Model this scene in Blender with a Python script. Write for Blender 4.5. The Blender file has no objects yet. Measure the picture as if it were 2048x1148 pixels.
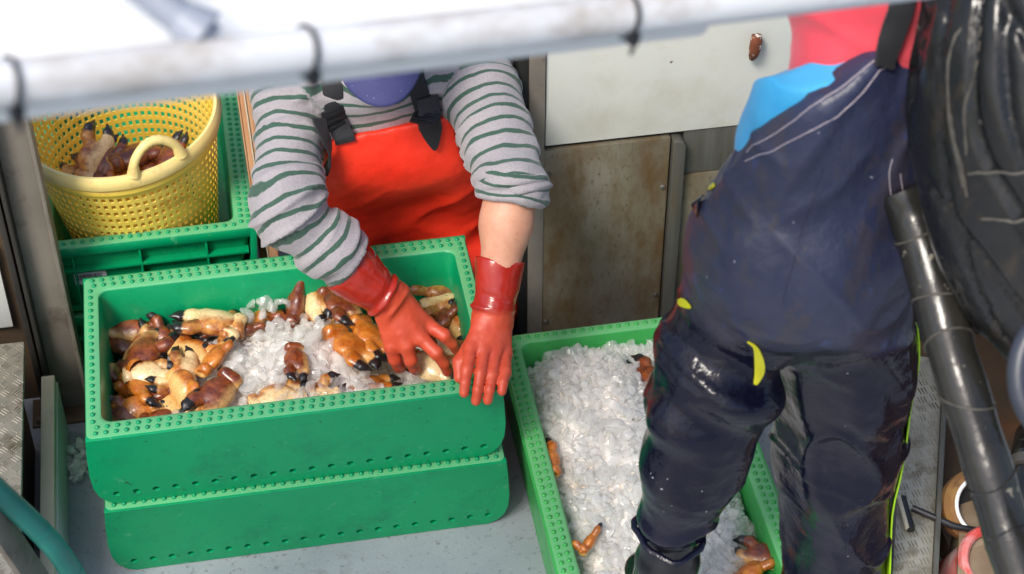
import bpy, bmesh, math, random
import numpy as np
from mathutils import Vector, Matrix, Euler

scene = bpy.context.scene
COL = scene.collection
R = math.radians

# ------------------------------------------------------------------ camera
cam_data = bpy.data.cameras.new("camera")
cam = bpy.data.objects.new("camera", cam_data)
COL.objects.link(cam)
cam.location = (0.358, -2.567, 2.99)
cam.rotation_euler = (R(90 - 41.77), 0, R(-10.11))
cam_data.sensor_width = 36
cam_data.lens = 66.8
cam_data.clip_start = 0.05
cam_data.clip_end = 3000
cam_data.dof.use_dof = True
cam_data.dof.focus_distance = 3.68
cam_data.dof.aperture_fstop = 4.2
scene.camera = cam

# ------------------------------------------------------------------ sky, sun, exposure
TO_SUN = Vector((-0.42, -0.48, 0.77)).normalized()
world = bpy.data.worlds.new("World")
scene.world = world
world.use_nodes = True
wn = world.node_tree.nodes
wl = world.node_tree.links
for n in list(wn):
    wn.remove(n)
wo = wn.new("ShaderNodeOutputWorld")
wb = wn.new("ShaderNodeBackground")
ws = wn.new("ShaderNodeTexSky")
ws.sky_type = 'NISHITA'
ws.sun_disc = False
ws.sun_elevation = math.asin(TO_SUN.z)
ws.sun_rotation = math.atan2(TO_SUN.x, TO_SUN.y)
ws.air_density = 1.0
ws.dust_density = 3.0
ws.ozone_density = 1.0
wb.inputs["Strength"].default_value = 0.13
wl.new(ws.outputs[0], wb.inputs["Color"])
wl.new(wb.outputs[0], wo.inputs["Surface"])

sun_data = bpy.data.lights.new("sun", 'SUN')
sun_data.energy = 2.2
sun_data.angle = R(17)
sun_data.color = (1.0, 0.95, 0.87)
sun = bpy.data.objects.new("sun", sun_data)
COL.objects.link(sun)
sun.rotation_euler = TO_SUN.to_track_quat('Z', 'Y').to_euler()
sun.location = (-3, -2, 6)

vs = scene.view_settings
vs.view_transform = 'Standard'
vs.look = 'None'
vs.exposure = 0.6
vs.gamma = 1.0
cy = scene.cycles
cy.max_bounces = 16
cy.transmission_bounces = 8
cy.transparent_max_bounces = 24
cy.glossy_bounces = 4
cy.diffuse_bounces = 12
cy.caustics_reflective = False
cy.caustics_refractive = False
cy.sample_clamp_indirect = 6
cy.use_denoising = True

# ------------------------------------------------------------------ helpers
def lin(r, g, b):
    f = lambda v: ((v / 255) / 12.92) if v / 255 <= 0.04045 else (((v / 255) + 0.055) / 1.055) ** 2.4
    return (f(r), f(g), f(b), 1.0)

def tag(o, label=None, cat=None, group=None, kind=None):
    if label: o["label"] = label
    if cat: o["category"] = cat
    if group: o["group"] = group
    if kind: o["kind"] = kind
    return o

def empty(name, loc=(0, 0, 0), rot=(0, 0, 0), parent=None):
    o = bpy.data.objects.new(name, None)
    COL.objects.link(o)
    o.location = loc
    o.rotation_euler = rot
    o.empty_display_size = 0.05
    if parent: o.parent = parent
    return o

def link(name, me, material=None, parent=None, loc=None, rot=None):
    o = bpy.data.objects.new(name, me)
    COL.objects.link(o)
    if material is not None and not me.materials:
        me.materials.append(material)
    if parent: o.parent = parent
    if loc is not None: o.location = loc
    if rot is not None: o.rotation_euler = rot
    return o

def smooth(me, angle=None):
    me.polygons.foreach_set("use_smooth", [True] * len(me.polygons))
    if angle is not None:
        try:
            me.set_sharp_from_angle(angle=R(angle))
        except Exception:
            pass
    me.update()

def mesh_np(name, V, F, sm=True, angle=None):
    me = bpy.data.meshes.new(name)
    V = np.asarray(V, np.float64)
    if isinstance(F, np.ndarray):
        n, k = F.shape
        me.vertices.add(len(V))
        me.vertices.foreach_set("co", V.ravel())
        me.loops.add(n * k)
        me.loops.foreach_set("vertex_index", F.ravel().astype(np.int32))
        me.polygons.add(n)
        me.polygons.foreach_set("loop_start", np.arange(0, n * k, k, dtype=np.int32))
        me.update(calc_edges=True)
        me.validate()
    else:
        me.from_pydata([tuple(v) for v in V], [], F)
    if sm: smooth(me, angle)
    me.update()
    return me

def attr(me, name, vals):
    a = me.attributes.new(name, 'FLOAT', 'POINT')
    a.data.foreach_set("value", np.asarray(vals, np.float32))

class MB:
    """collects boxes, tubes, lathes and strips into one mesh"""
    def __init__(self):
        self.V = []; self.F = []
    def add(self, V, F):
        n = len(self.V)
        self.V += [tuple(v) for v in V]
        self.F += [tuple(i + n for i in f) for f in F]
        return self
    def box(self, x0, x1, y0, y1, z0, z1, M=None):
        V = [(x, y, z) for x in (x0, x1) for y in (y0, y1) for z in (z0, z1)]
        if M is not None: V = [tuple(M @ Vector(v)) for v in V]
        return self.add(V, [(0, 1, 3, 2), (4, 6, 7, 5), (0, 4, 5, 1), (2, 3, 7, 6), (0, 2, 6, 4), (1, 5, 7, 3)])
    def tube(self, pts, rad, n=10, cap=True, closed=False):
        pts = [Vector(p) for p in pts]
        if not hasattr(rad, '__len__'): rad = [rad] * len(pts)
        V = []; F = []
        prev = None
        m = len(pts)
        for i, p in enumerate(pts):
            if closed: t = pts[(i + 1) % m] - pts[i - 1]
            else: t = pts[min(i + 1, m - 1)] - pts[max(i - 1, 0)]
            t.normalize()
            if prev is None:
                a = Vector((0, 0, 1)) if abs(t.z) < 0.9 else Vector((1, 0, 0))
                u = t.cross(a).normalized()
            else:
                u = (prev - t * prev.dot(t)).normalized()
            prev = u
            w = t.cross(u)
            for k in range(n):
                an = 2 * math.pi * k / n
                V.append(p + (u * math.cos(an) + w * math.sin(an)) * rad[i])
        for i in range(m if closed else m - 1):
            j = (i + 1) % m
            for k in range(n):
                F.append((i * n + k, i * n + (k + 1) % n, j * n + (k + 1) % n, j * n + k))
        if cap and not closed:
            F.append(tuple(range(n - 1, -1, -1)))
            F.append(tuple((m - 1) * n + k for k in range(n)))
        return self.add(V, F)
    def ribbon(self, pts, nrm, width, thick):
        """flat strap: pts centre line, nrm outward normals"""
        pts = [Vector(p) for p in pts]; nrm = [Vector(n).normalized() for n in nrm]
        V = []; F = []
        m = len(pts)
        if not hasattr(width, '__len__'): width = [width] * m
        for i, p in enumerate(pts):
            t = (pts[min(i + 1, m - 1)] - pts[max(i - 1, 0)]).normalized()
            s = t.cross(nrm[i]).normalized()
            w = width[i] / 2
            V += [p - s * w, p + s * w, p + s * w + nrm[i] * thick, p - s * w + nrm[i] * thick]
        for i in range(m - 1):
            a = i * 4; b = a + 4
            for k in range(4):
                F.append((a + k, a + (k + 1) % 4, b + (k + 1) % 4, b + k))
        F.append((3, 2, 1, 0)); F.append(tuple((m - 1) * 4 + k for k in range(4)))
        return self.add(V, F)
    def lathe(self, prof, n=32, M=None, a0=0, a1=2 * math.pi):
        full = abs(a1 - a0 - 2 * math.pi) < 1e-6
        V = []; F = []
        cols = n if full else n + 1
        for k in range(cols):
            an = a0 + (a1 - a0) * k / n
            for r, z in prof:
                v = Vector((r * math.cos(an), r * math.sin(an), z))
                V.append(M @ v if M is not None else v)
        m = len(prof)
        for k in range(n):
            k2 = (k + 1) % cols
            for i in range(m - 1):
                F.append((k * m + i, k2 * m + i, k2 * m + i + 1, k * m + i + 1))
        return self.add(V, F)
    def mesh(self, name, bevel=0, seg=2, sm=True, angle=35):
        me = bpy.data.meshes.new(name)
        bm = bmesh.new()
        vs_ = [bm.verts.new(v) for v in self.V]
        for f in self.F:
            try: bm.faces.new([vs_[i] for i in f])
            except ValueError: pass
        bmesh.ops.recalc_face_normals(bm, faces=bm.faces)
        if bevel:
            ed = [e for e in bm.edges if len(e.link_faces) == 2 and e.calc_face_angle(0) > 0.6]
            bmesh.ops.bevel(bm, geom=ed, offset=bevel, segments=seg, affect='EDGES', profile=0.6, clamp_overlap=True)
        bm.to_mesh(me); bm.free()
        if sm: smooth(me, angle)
        return me
    def build(self, name, material, parent=None, bevel=0, seg=2, loc=None, rot=None, angle=35):
        return link(name, self.mesh(name, bevel, seg, True, angle), material, parent, loc, rot)

# ------------------------------------------------------------------ materials
def node_mat(name):
    m = bpy.data.materials.new(name)
    m.use_nodes = True
    nt = m.node_tree
    bsdf = nt.nodes["Principled BSDF"]
    return m, nt, bsdf

def N(nt, t, **kw):
    n = nt.nodes.new(t)
    for k, v in kw.items():
        if k in n.inputs.keys() if hasattr(n.inputs, 'keys') else False: n.inputs[k].default_value = v
        else: setattr(n, k, v)
    return n

def coords(nt, scale=(1, 1, 1), rand=True):
    tc = nt.nodes.new("ShaderNodeTexCoord")
    mp = nt.nodes.new("ShaderNodeMapping")
    mp.inputs["Scale"].default_value = scale
    nt.links.new(tc.outputs["Object"], mp.inputs["Vector"])
    if rand:
        oi = nt.nodes.new("ShaderNodeObjectInfo")
        mu = nt.nodes.new("ShaderNodeVectorMath"); mu.operation = 'SCALE'
        mu.inputs[0].default_value = (17.0, 31.0, 23.0)
        nt.links.new(oi.outputs["Random"], mu.inputs["Scale"])
        nt.links.new(mu.outputs[0], mp.inputs["Location"])
    return mp.outputs[0]

def noise(nt, vec, scale, detail=4, rough=0.55):
    n = nt.nodes.new("ShaderNodeTexNoise")
    n.inputs["Scale"].default_value = scale
    n.inputs["Detail"].default_value = detail
    n.inputs["Roughness"].default_value = rough
    nt.links.new(vec, n.inputs["Vector"])
    return n.outputs["Fac"]

def ramp(nt, fac, stops):
    r = nt.nodes.new("ShaderNodeValToRGB")
    e = r.color_ramp.elements
    while len(e) < len(stops): e.new(0.5)
    for el, (p, c) in zip(e, stops):
        el.position = p
        el.color = c if len(c) == 4 else (*c, 1)
    nt.links.new(fac, r.inputs["Fac"])
    return r.outputs["Color"]

def g(v): return (v, v, v, 1)

def mixc(nt, fac, a, b, mode='MIX'):
    m = nt.nodes.new("ShaderNodeMix"); m.data_type = 'RGBA'; m.blend_type = mode
    for s, v in (("Factor", fac),):
        if isinstance(v, (int, float)): m.inputs[0].default_value = v
        else: nt.links.new(v, m.inputs[0])
    for idx, v in ((6, a), (7, b)):
        if isinstance(v, tuple): m.inputs[idx].default_value = v
        else: nt.links.new(v, m.inputs[idx])
    return m.outputs[2]

def bump(nt, bsdf, h, strength, dist, prev=None):
    b = nt.nodes.new("ShaderNodeBump")
    b.inputs["Strength"].default_value = strength
    b.inputs["Distance"].default_value = dist
    nt.links.new(h, b.inputs["Height"])
    if prev is not None: nt.links.new(prev, b.inputs["Normal"])
    nt.links.new(b.outputs[0], bsdf.inputs["Normal"])
    return b.outputs[0]

def attrnode(nt, name):
    a = nt.nodes.new("ShaderNodeAttribute"); a.attribute_name = name
    return a.outputs["Fac"]

def pmat(name, c1, c2=None, scale=6, rough=0.5, rough2=None, metal=0, bstr=0.3, bdist=0.002, bscale=60,
         dirt=None, dirt_amt=(0.55, 0.7), dirt_scale=5, stretch=(1, 1, 1), coat=0, spec=0.5, speck=None, speck_scale=90, speck_amt=(0.66, 0.7)):
    m, nt, b = node_mat(name)
    v = coords(nt, stretch)
    c2 = c2 or c1
    n1 = noise(nt, v, scale, 5, 0.6)
    col = ramp(nt, n1, [(0.32, c1), (0.68, c2)])
    if dirt:
        n2 = noise(nt, v, dirt_scale, 8, 0.68)
        f = ramp(nt, n2, [(dirt_amt[0], g(0)), (dirt_amt[1], g(1))])
        col = mixc(nt, f, col, dirt)
    if speck:
        n3 = noise(nt, v, speck_scale, 3, 0.5)
        f = ramp(nt, n3, [(speck_amt[0], g(0)), (speck_amt[1], g(1))])
        col = mixc(nt, f, col, speck)
    nt.links.new(col, b.inputs["Base Color"])
    rr = ramp(nt, noise(nt, v, scale * 2.3, 5, 0.6), [(0.3, g(rough)), (0.7, g(rough2 if rough2 is not None else rough))])
    nt.links.new(rr, b.inputs["Roughness"])
    b.inputs["Metallic"].default_value = metal
    b.inputs["Specular IOR Level"].default_value = spec
    b.inputs["Coat Weight"].default_value = coat
    b.inputs["Coat Roughness"].default_value = 0.12
    if bstr: bump(nt, b, noise(nt, v, bscale, 6, 0.6), bstr, bdist)
    return m

# ------------------------------------------------------------------ numpy signed distance toolkit
#SDF-BEGIN
def _hash(i, j, k):
    h = (i.astype(np.int64) * 374761393 + j.astype(np.int64) * 668265263 + k.astype(np.int64) * 2147483647) & 0xffffffff
    h = ((h ^ (h >> 13)) * 1274126177) & 0xffffffff
    h = h ^ (h >> 16)
    return (h & 0xffff).astype(np.float32) / 65535.0

def vnoise(p):
    p = np.asarray(p, np.float64)
    i = np.floor(p).astype(np.int64); f = p - i
    f = f * f * f * (f * (f * 6 - 15) + 10)
    out = 0
    for a in (0, 1):
        wa = f[..., 0] if a else 1 - f[..., 0]
        for b in (0, 1):
            wb_ = f[..., 1] if b else 1 - f[..., 1]
            for c in (0, 1):
                wc = f[..., 2] if c else 1 - f[..., 2]
                out = out + wa * wb_ * wc * _hash(i[..., 0] + a, i[..., 1] + b, i[..., 2] + c)
    return out * 2 - 1

def fbm(p, o=3):
    p = np.asarray(p, np.float64); s = 0; a = 1.0; t = 0
    for _ in range(o):
        s = s + a * vnoise(p); t += a; a *= 0.5; p = p * 2.03 + 7.1
    return s / t

def smin(a, b, k):
    h = np.clip(0.5 + 0.5 * (b - a) / k, 0, 1)
    return b + (a - b) * h - k * h * (1 - h)

def smax(a, b, k): return -smin(-a, -b, k)

def cap(p, a, b, ra, rb, fl=None):
    """tapered capsule; fl=(axis, factor) flattens the cross section along axis"""
    a = np.asarray(a, np.float64); b = np.asarray(b, np.float64)
    ab = b - a
    pa = p - a
    t = np.clip((pa @ ab) / (ab @ ab), 0, 1)
    d = pa - t[..., None] * ab
    if fl is not None:
        ax = np.asarray(fl[0], np.float64); ax = ax / np.linalg.norm(ax)
        comp = d @ ax
        d = d + (comp * (1 / fl[1] - 1))[..., None] * ax
        return (np.sqrt((d * d).sum(-1)) - (ra + (rb - ra) * t)) * min(1.0, fl[1])
    return np.sqrt((d * d).sum(-1)) - (ra + (rb - ra) * t)

def ell(p, c, r, rotm=None):
    q = p - np.asarray(c, np.float64)
    if rotm is not None: q = q @ rotm
    r = np.asarray(r, np.float64)
    k0 = np.sqrt(((q / r) ** 2).sum(-1)); k1 = np.sqrt(((q / (r * r)) ** 2).sum(-1)) + 1e-9
    return k0 * (k0 - 1) / k1

def chain(p, pts, rads, k=0.0, fl=None):
    d = None
    for i in range(len(pts) - 1):
        c = cap(p, pts[i], pts[i + 1], rads[i], rads[i + 1], fl)
        d = c if d is None else (smin(d, c, k) if k else np.minimum(d, c))
    return d

def along(p, pts):
    """blended arc-length coordinate along a polyline"""
    num = 0; den = 0; acc = 0
    for i in range(len(pts) - 1):
        a = np.asarray(pts[i], float); b = np.asarray(pts[i + 1], float); ab = b - a; L = np.linalg.norm(ab)
        t = ((p - a) @ ab) / (L * L)
        d = np.linalg.norm(p - (a + np.clip(t, 0, 1)[..., None] * ab), axis=-1)
        t = np.clip(t, -0.45 if i else -9, 1.45 if i < len(pts) - 2 else 9)
        w = 1 / (d + 1e-4) ** 5
        num = num + w * (acc + t * L); den = den + w; acc += L
    return num / den, None

def grad(f, p, e=1e-3):
    G = np.zeros_like(p)
    for i in range(3):
        d = np.zeros(3); d[i] = e
        G[..., i] = f(p + d) - f(p - d)
    return G / (np.linalg.norm(G, axis=-1, keepdims=True) + 1e-12)
#SDF-END

def surfnet(f, lo, hi, h, slop=0.02):
    lo = np.asarray(lo, float); hi = np.asarray(hi, float)
    n = np.ceil((hi - lo) / h).astype(int) + 1
    B = 6
    nb = -(-n // B)
    F = np.empty(tuple(nb * B), np.float32)
    cen = [lo[a] + h * (np.arange(nb[a]) * B + (B - 1) / 2) for a in range(3)]
    C0 = f(np.stack(np.meshgrid(*cen, indexing='ij'), -1))
    near = np.abs(C0) < h * B * 1.75 + slop
    F[:] = np.repeat(np.repeat(np.repeat(np.where(C0 < 0, -1.0, 1.0), B, 0), B, 1), B, 2)
    k = np.argwhere(near)
    loc = np.stack(np.meshgrid(np.arange(B), np.arange(B), np.arange(B), indexing='ij'), -1)
    for i0 in range(0, len(k), 1500):
        kk = k[i0:i0 + 1500]
        I = kk[:, None, None, None, :] * B + loc[None]
        F[I[..., 0], I[..., 1], I[..., 2]] = f(lo + I * h)
    F = F[:n[0], :n[1], :n[2]]
    S = F < 0
    cs = np.zeros((n[0] - 1, n[1] - 1, n[2] - 1), np.int8)
    offs = [(a, b, c) for a in (0, 1) for b in (0, 1) for c in (0, 1)]
    for a, b, c in offs:
        cs += S[a:n[0] - 1 + a, b:n[1] - 1 + b, c:n[2] - 1 + c]
    act = np.argwhere((cs > 0) & (cs < 8))
    idx = -np.ones(cs.shape, np.int64)
    idx[act[:, 0], act[:, 1], act[:, 2]] = np.arange(len(act))
    C = np.stack([F[act[:, 0] + a, act[:, 1] + b, act[:, 2] + c] for a, b, c in offs], -1)
    acc = np.zeros((len(act), 3)); cnt = np.zeros(len(act))
    for i in range(8):
        for j in range(i + 1, 8):
            oi = np.array(offs[i]); oj = np.array(offs[j])
            if abs(oi - oj).sum() != 1: continue
            A = C[:, i]; B = C[:, j]
            m = (A < 0) != (B < 0)
            t = A[m] / (A[m] - B[m])
            acc[m] += oi + t[:, None] * (oj - oi); cnt[m] += 1
    V = lo + (act + acc / np.maximum(cnt, 1)[:, None]) * h
    quads = []
    for ax in range(3):
        u, v = [(1, 2), (2, 0), (0, 1)][ax]
        sl0 = [slice(None)] * 3; sl1 = [slice(None)] * 3
        sl0[ax] = slice(0, -1); sl1[ax] = slice(1, None)
        E = np.argwhere(S[tuple(sl0)] != S[tuple(sl1)])
        E = E[(E[:, u] > 0) & (E[:, v] > 0) & (E[:, u] < n[u] - 1) & (E[:, v] < n[v] - 1)]
        ins = S[E[:, 0], E[:, 1], E[:, 2]]
        q = []
        for du, dv in ((-1, -1), (0, -1), (0, 0), (-1, 0)):
            e = E.copy(); e[:, u] += du; e[:, v] += dv
            q.append(idx[e[:, 0], e[:, 1], e[:, 2]])
        q = np.stack(q, -1)
        q[~ins] = q[~ins][:, ::-1]
        quads.append(q)
    Q = np.concatenate(quads)
    return V, Q[(Q >= 0).all(1)]

def relax(V, Q, it=2, lam=0.5):
    e = np.concatenate([Q[:, [0, 1]], Q[:, [1, 2]], Q[:, [2, 3]], Q[:, [3, 0]]])
    for _ in range(it):
        s = np.zeros_like(V); c = np.zeros(len(V))
        np.add.at(s, e[:, 0], V[e[:, 1]]); np.add.at(s, e[:, 1], V[e[:, 0]])
        np.add.at(c, e[:, 0], 1); np.add.at(c, e[:, 1], 1)
        V = V + lam * (s / np.maximum(c, 1)[:, None] - V)
    return V

def vnormals(V, Q):
    n = np.cross(V[Q[:, 2]] - V[Q[:, 0]], V[Q[:, 3]] - V[Q[:, 1]])
    N_ = np.zeros_like(V)
    for k in range(4): np.add.at(N_, Q[:, k], n)
    return N_ / (np.linalg.norm(N_, axis=1, keepdims=True) + 1e-12)

from mathutils.bvhtree import BVHTree
def bvh_of(objs):
    """closest-point lookup on finished meshes, in world space"""
    trees = []
    for o in objs:
        off = Vector(o.parent.location) if o.parent else Vector((0, 0, 0))
        trees.append(BVHTree.FromPolygons([v.co + off for v in o.data.vertices], [tuple(p.vertices) for p in o.data.polygons]))
    def snap_(p, off):
        best = None
        for t in trees:
            c, n, i, d = t.find_nearest(Vector(p))
            if c is not None and (best is None or d < best[2]): best = (c, n, d)
        return np.array(best[0] + best[1] * off), np.array(best[1])
    return snap_

def sdf_obj(name, f, lo, hi, h, material, parent, base=(0, 0, 0), disp=None, rel=2, attrs=None):
    V, Q = surfnet(f, lo, hi, h)
    V = relax(V, Q, rel)
    at_ = attrs(V) if attrs else {}
    if disp is not None:
        V = V + vnormals(V, Q) * disp(V)[:, None]
        V = relax(V, Q, 1, 0.3)
    me = mesh_np(name, V - np.asarray(base, float), Q)
    for k, a in at_.items(): attr(me, k, a)
    return link(name, me, material, parent)
# ------------------------------------------------------------------ the setting
M_deck = pmat("deck_paint", lin(138, 146, 154), lin(160, 165, 171), 3, 0.18, 0.6, bstr=0.5, bdist=0.002, bscale=180,
              dirt=lin(95, 95, 92), dirt_amt=(0.56, 0.72), dirt_scale=4, speck=lin(120, 122, 124), speck_scale=110, speck_amt=(0.6, 0.72))
M_steel = pmat("galvanised_steel", lin(112, 106, 97), lin(136, 129, 118), 5, 0.42, 0.6, metal=0.1, bstr=0.35, bscale=120,
               dirt=lin(70, 58, 44), dirt_amt=(0.52, 0.7), dirt_scale=6)
M_rust = pmat("rusty_steel", lin(96, 76, 55), lin(70, 58, 46), 7, 0.6, 0.75, metal=0.1, bstr=0.5, bscale=90,
              dirt=lin(118, 78, 42), dirt_amt=(0.55, 0.72), dirt_scale=5)
M_dark = pmat("dark_steel", lin(46, 44, 42), lin(60, 57, 53), 6, 0.5, 0.65, metal=0.2, bstr=0.3, bscale=90)
M_stain = pmat("stained_steel", lin(132, 128, 114), lin(104, 95, 74), 5, 0.38, 0.55, metal=0.2, bstr=0.25, bscale=140,
               dirt=lin(98, 74, 42), dirt_amt=(0.47, 0.68), dirt_scale=6, stretch=(1.6, 1, 0.7), speck=lin(92, 80, 56), speck_scale=90, speck_amt=(0.58, 0.72))
M_strip = pmat("brushed_strip", lin(104, 104, 98), lin(84, 82, 74), 4, 0.35, 0.5, metal=0.35, bstr=0.25, bscale=60, stretch=(9, 1, 0.6),
               dirt=lin(98, 80, 44), dirt_amt=(0.56, 0.74), dirt_scale=3)
M_whitepan = pmat("white_panel", lin(196, 200, 196), lin(208, 208, 198), 2.5, 0.4, 0.5, bstr=0.12, bscale=60,
                  dirt=lin(182, 180, 162), dirt_amt=(0.52, 0.75), dirt_scale=3, speck=lin(96, 78, 60), speck_scale=26, speck_amt=(0.76, 0.775))
M_whiteraw = pmat("white_paint", lin(244, 244, 242), lin(246, 246, 244), 3, 0.4, bstr=0.1)
M_rail = pmat("rail_paint", lin(216, 218, 222), lin(228, 228, 228), 5, 0.35, 0.5, bstr=0.3, bscale=80,
              dirt=lin(150, 134, 114), dirt_amt=(0.5, 0.72), dirt_scale=9, stretch=(0.5, 1, 1))
M_cream = pmat("cream_board", lin(206, 196, 172), lin(188, 178, 154), 5, 0.45, 0.6, bstr=0.25, bscale=90,
               dirt=lin(140, 128, 104), dirt_amt=(0.58, 0.75), dirt_scale=6)
M_wood = pmat("raw_wood", lin(204, 160, 124), lin(176, 128, 92), 9, 0.6, 0.75, bstr=0.5, bscale=50, stretch=(6, 6, 0.5),
              dirt=lin(120, 88, 60), dirt_amt=(0.56, 0.7), dirt_scale=8)
M_cheq = pmat("chequer_plate", lin(150, 146, 132), lin(176, 172, 158), 8, 0.35, 0.55, metal=0.5, bstr=0.4, bscale=150,
              dirt=lin(92, 80, 58), dirt_amt=(0.5, 0.68), dirt_scale=14)
M_black = pmat("black_plastic", lin(24, 25, 28), lin(32, 32, 36), 6, 0.4, 0.5, bstr=0.2, bscale=90)
M_recess_shade = pmat("recess_shade_black", lin(20, 20, 20), lin(34, 33, 31), 6, 0.6, bstr=0.3)  # flat black that paints the shade in a gap and a bore
M_bolt = pmat("bolt_steel", lin(120, 116, 108), lin(92, 86, 76), 20, 0.35, 0.5, metal=0.6, bstr=0.2)
M_teal = pmat("teal_hose", lin(24, 132, 118), lin(14, 106, 98), 8, 0.4, 0.5, bstr=0.3, bscale=40)
M_sea = pmat("sea_water", lin(40, 66, 78), lin(58, 84, 92), 0.2, 0.12, bstr=0.6, bdist=0.05, bscale=1.5)

o = MB().box(-4, 6, -4, 4, -0.25, 0).build("deck", M_deck); tag(o, kind="structure")
o = MB().box(-1500, 1500, -1500, 1500, -1.7, -1.5).build("sea", M_sea); tag(o, kind="structure")

# casing on the right behind the ice crate
root = tag(empty("steel_casing", (0.92, 0.52, 0)), "steel machinery casing with white upper panel and stained lower sheets beside the striped worker", "casing")
def cbox(name, m, x0, x1, y0, y1, z0, z1, bev=0.002, par=root, org=(0.92, 0.52, 0)):
    return MB().box(x0 - org[0], x1 - org[0], y0 - org[1], y1 - org[1], z0, z1).build(name, m, par, bev)
cbox("core", M_dark, 0.935, 3.2, 0.532, 1.1, 0, 0.985)
cbox("gap_shade_strip", M_recess_shade, 0.921, 0.942, 0.516, 0.6, 0, 0.985)  # black strip painting the shade of the narrow recess beside the post
cbox("frame_post", M_steel, 0.9425, 0.976, 0.512, 0.56, 0.0, 0.985)
cbox("upper_panel", M_whitepan, 0.9785, 2.4, 0.519, 0.531, 0.572, 0.985)["label"] = "white plastic sheet with dark specks"
for i, (x0, x1) in enumerate(((0.968, 1.2465), (1.2775, 2.3))):
    z1 = 0.562 if i == 0 else 0.452
    cbox("lower_panel", M_stain, x0, x1, 0.521 if i else 0.5145, 0.531, 0.0, z1)
cbox("backing_strip", M_strip, 1.2775, 2.3, 0.5225, 0.531, 0.4545, 0.5685)
# angle lip with a rounded top corner
mb = MB()
prof = [(0, 0), (0.026, 0), (0.026, 0.545), (0.0245, 0.552), (0.019, 0.558), (0.010, 0.5605), (0, 0.5605)]
V = [(1.2505 - 0.92 + x, y - 0.52, z) for y in (0.498, 0.531) for x, z in prof]
n = len(prof)
F = [tuple(range(n)), tuple(range(2 * n - 1, n - 1, -1))] + [(i, (i + 1) % n, n + (i + 1) % n, n + i) for i in range(n)]
MB().add(V, F).build("angle_lip", M_strip, root, 0.0015)
for x, z in ((1.236, 0.432), (1.236, 0.12), (0.985, 0.078), (0.985, 0.50)):
    M = Matrix.Translation((x - 0.92, (0.5145 if x < 1.25 else 0.5205) - 0.52, z)) @ Matrix.Rotation(R(90), 4, 'X')
    MB().lathe([(0.0, 0.004), (0.004, 0.004), (0.0062, 0.0025), (0.0065, 0)], 12, M).build("bolt", M_bolt, root)
# rusty lug hanging on the white panel
mb = MB()
pl = [(1.407, 0.500, 0.812), (1.407, 0.497, 0.800), (1.406, 0.497, 0.785), (1.404, 0.499, 0.765), (1.403, 0.503, 0.752)]
mb.tube([(x - 0.92, y - 0.52, z) for x, y, z in pl], [0.010, 0.0125, 0.0125, 0.011, 0.006], 10)
LUG = mb.build("rusty_lug", pmat("lug_rust", lin(120, 62, 36), lin(72, 44, 32), 40, 0.6, bstr=0.6, bscale=200, speck=lin(210, 200, 190), speck_scale=60, speck_amt=(0.6, 0.64)), root)
MB().tube([(0.487, -0.020, 0.279), (0.487, -0.001, 0.279)], 0.008, 8).build("lug_pin", LUG.data.materials[0], LUG)

# bulwark behind the basket
root = tag(empty("bulwark", (0.4, 1.5, 0)), "grey steel bulwark at the back behind the yellow basket", "bulwark")
for i in range(4):
    x0 = -1.9 + i * 0.72
    MB().box(x0, x0 + 0.714, 0, 0.03, 0, 0.85).build("plate", M_steel, root, 0.003)
MB().box(-1.92, 1.0, -0.03, 0.06, 0.852, 0.89).build("cap_rail", M_rail, root, 0.008)

# left: rusty sheet, channel stanchion, white board, step, plank
root = tag(empty("rusty_bulkhead", (-0.2, 0.55, 0)), "rust-stained steel bulkhead sheet at the far left behind the stanchion", "bulkhead")
MB().box(-1.0, 0.10, 0.0, 0.02, 0, 1.0).build("sheet", M_rust, root, 0.002)
MB().box(-1.0, 0.033, -0.016, -0.001, 0.232, 0.455).build("white_board", M_whitepan, root, 0.003)
MB().box(0.055, 0.075, -0.012, -0.001, 0.0, 1.0).build("edge_strip", M_dark, root, 0.002)

root = tag(empty("steel_stanchion", (-0.0645, 0.5, 0), (0, R(-0.3), 0)), "grey channel steel stanchion left of the yellow basket", "stanchion")
MB().box(-0.045, 0.020, 0.004, 0.012, -0.002, 1.05).build("web", M_steel, root, 0.0015)
MB().box(0.0205, 0.0285, -0.022, 0.030, -0.002, 1.05).build("flange", M_steel, root, 0.002)
MB().box(-0.0535, -0.0455, -0.030, 0.030, -0.002, 1.05).build("flange", M_dark, root, 0.002)
MB().box(-0.075, -0.062, -0.010, 0.020, -0.004, 1.05).build("cover_strip", M_dark, root, 0.002)
MB().box(-0.10, 0.05, -0.045, 0.04, -0.006, 0.006).build("foot_plate", M_rust, root, 0.002)
for x in (-0.085, 0.038):
    MB().lathe([(0, 0.016), (0.007, 0.016), (0.008, 0.012), (0.008, 0.005)], 6, Matrix.Translation((x, -0.032, 0))).build("bolt", M_bolt, root)

root = tag(empty("chequer_step", (-0.42, 0.05, 0)), "worn chequer plate step at the left edge of the picture", "step")
MB().box(-0.4, 0.288, -0.55, 0.36, 0.285, 0.30).build("tread", M_cheq, root, 0.003)
mb = MB()
rng = random.Random(3)
for i in range(26):
    for j in range(34):
        x = -0.36 + i * 0.0255; y = -0.53 + j * 0.0265
        if x < -0.1: continue
        a = R(45) if (i + j) % 2 else R(-45)
        M = Matrix.Translation((x, y, 0.2995)) @ Matrix.Rotation(a, 4, 'Z')
        for s in (-0.006, 0, 0.006):
            MM = M @ Matrix.Translation((0, s, 0))
            V = [(-.009, -.0016, 0), (.009, -.0016, 0), (.009, .0016, 0), (-.009, .0016, 0), (-.006, 0, .0022), (.006, 0, .0022)]
            mb.add([MM @ Vector(v) for v in V], [(0, 1, 5, 4), (1, 2, 5), (2, 3, 4, 5), (3, 0, 4)])
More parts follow.
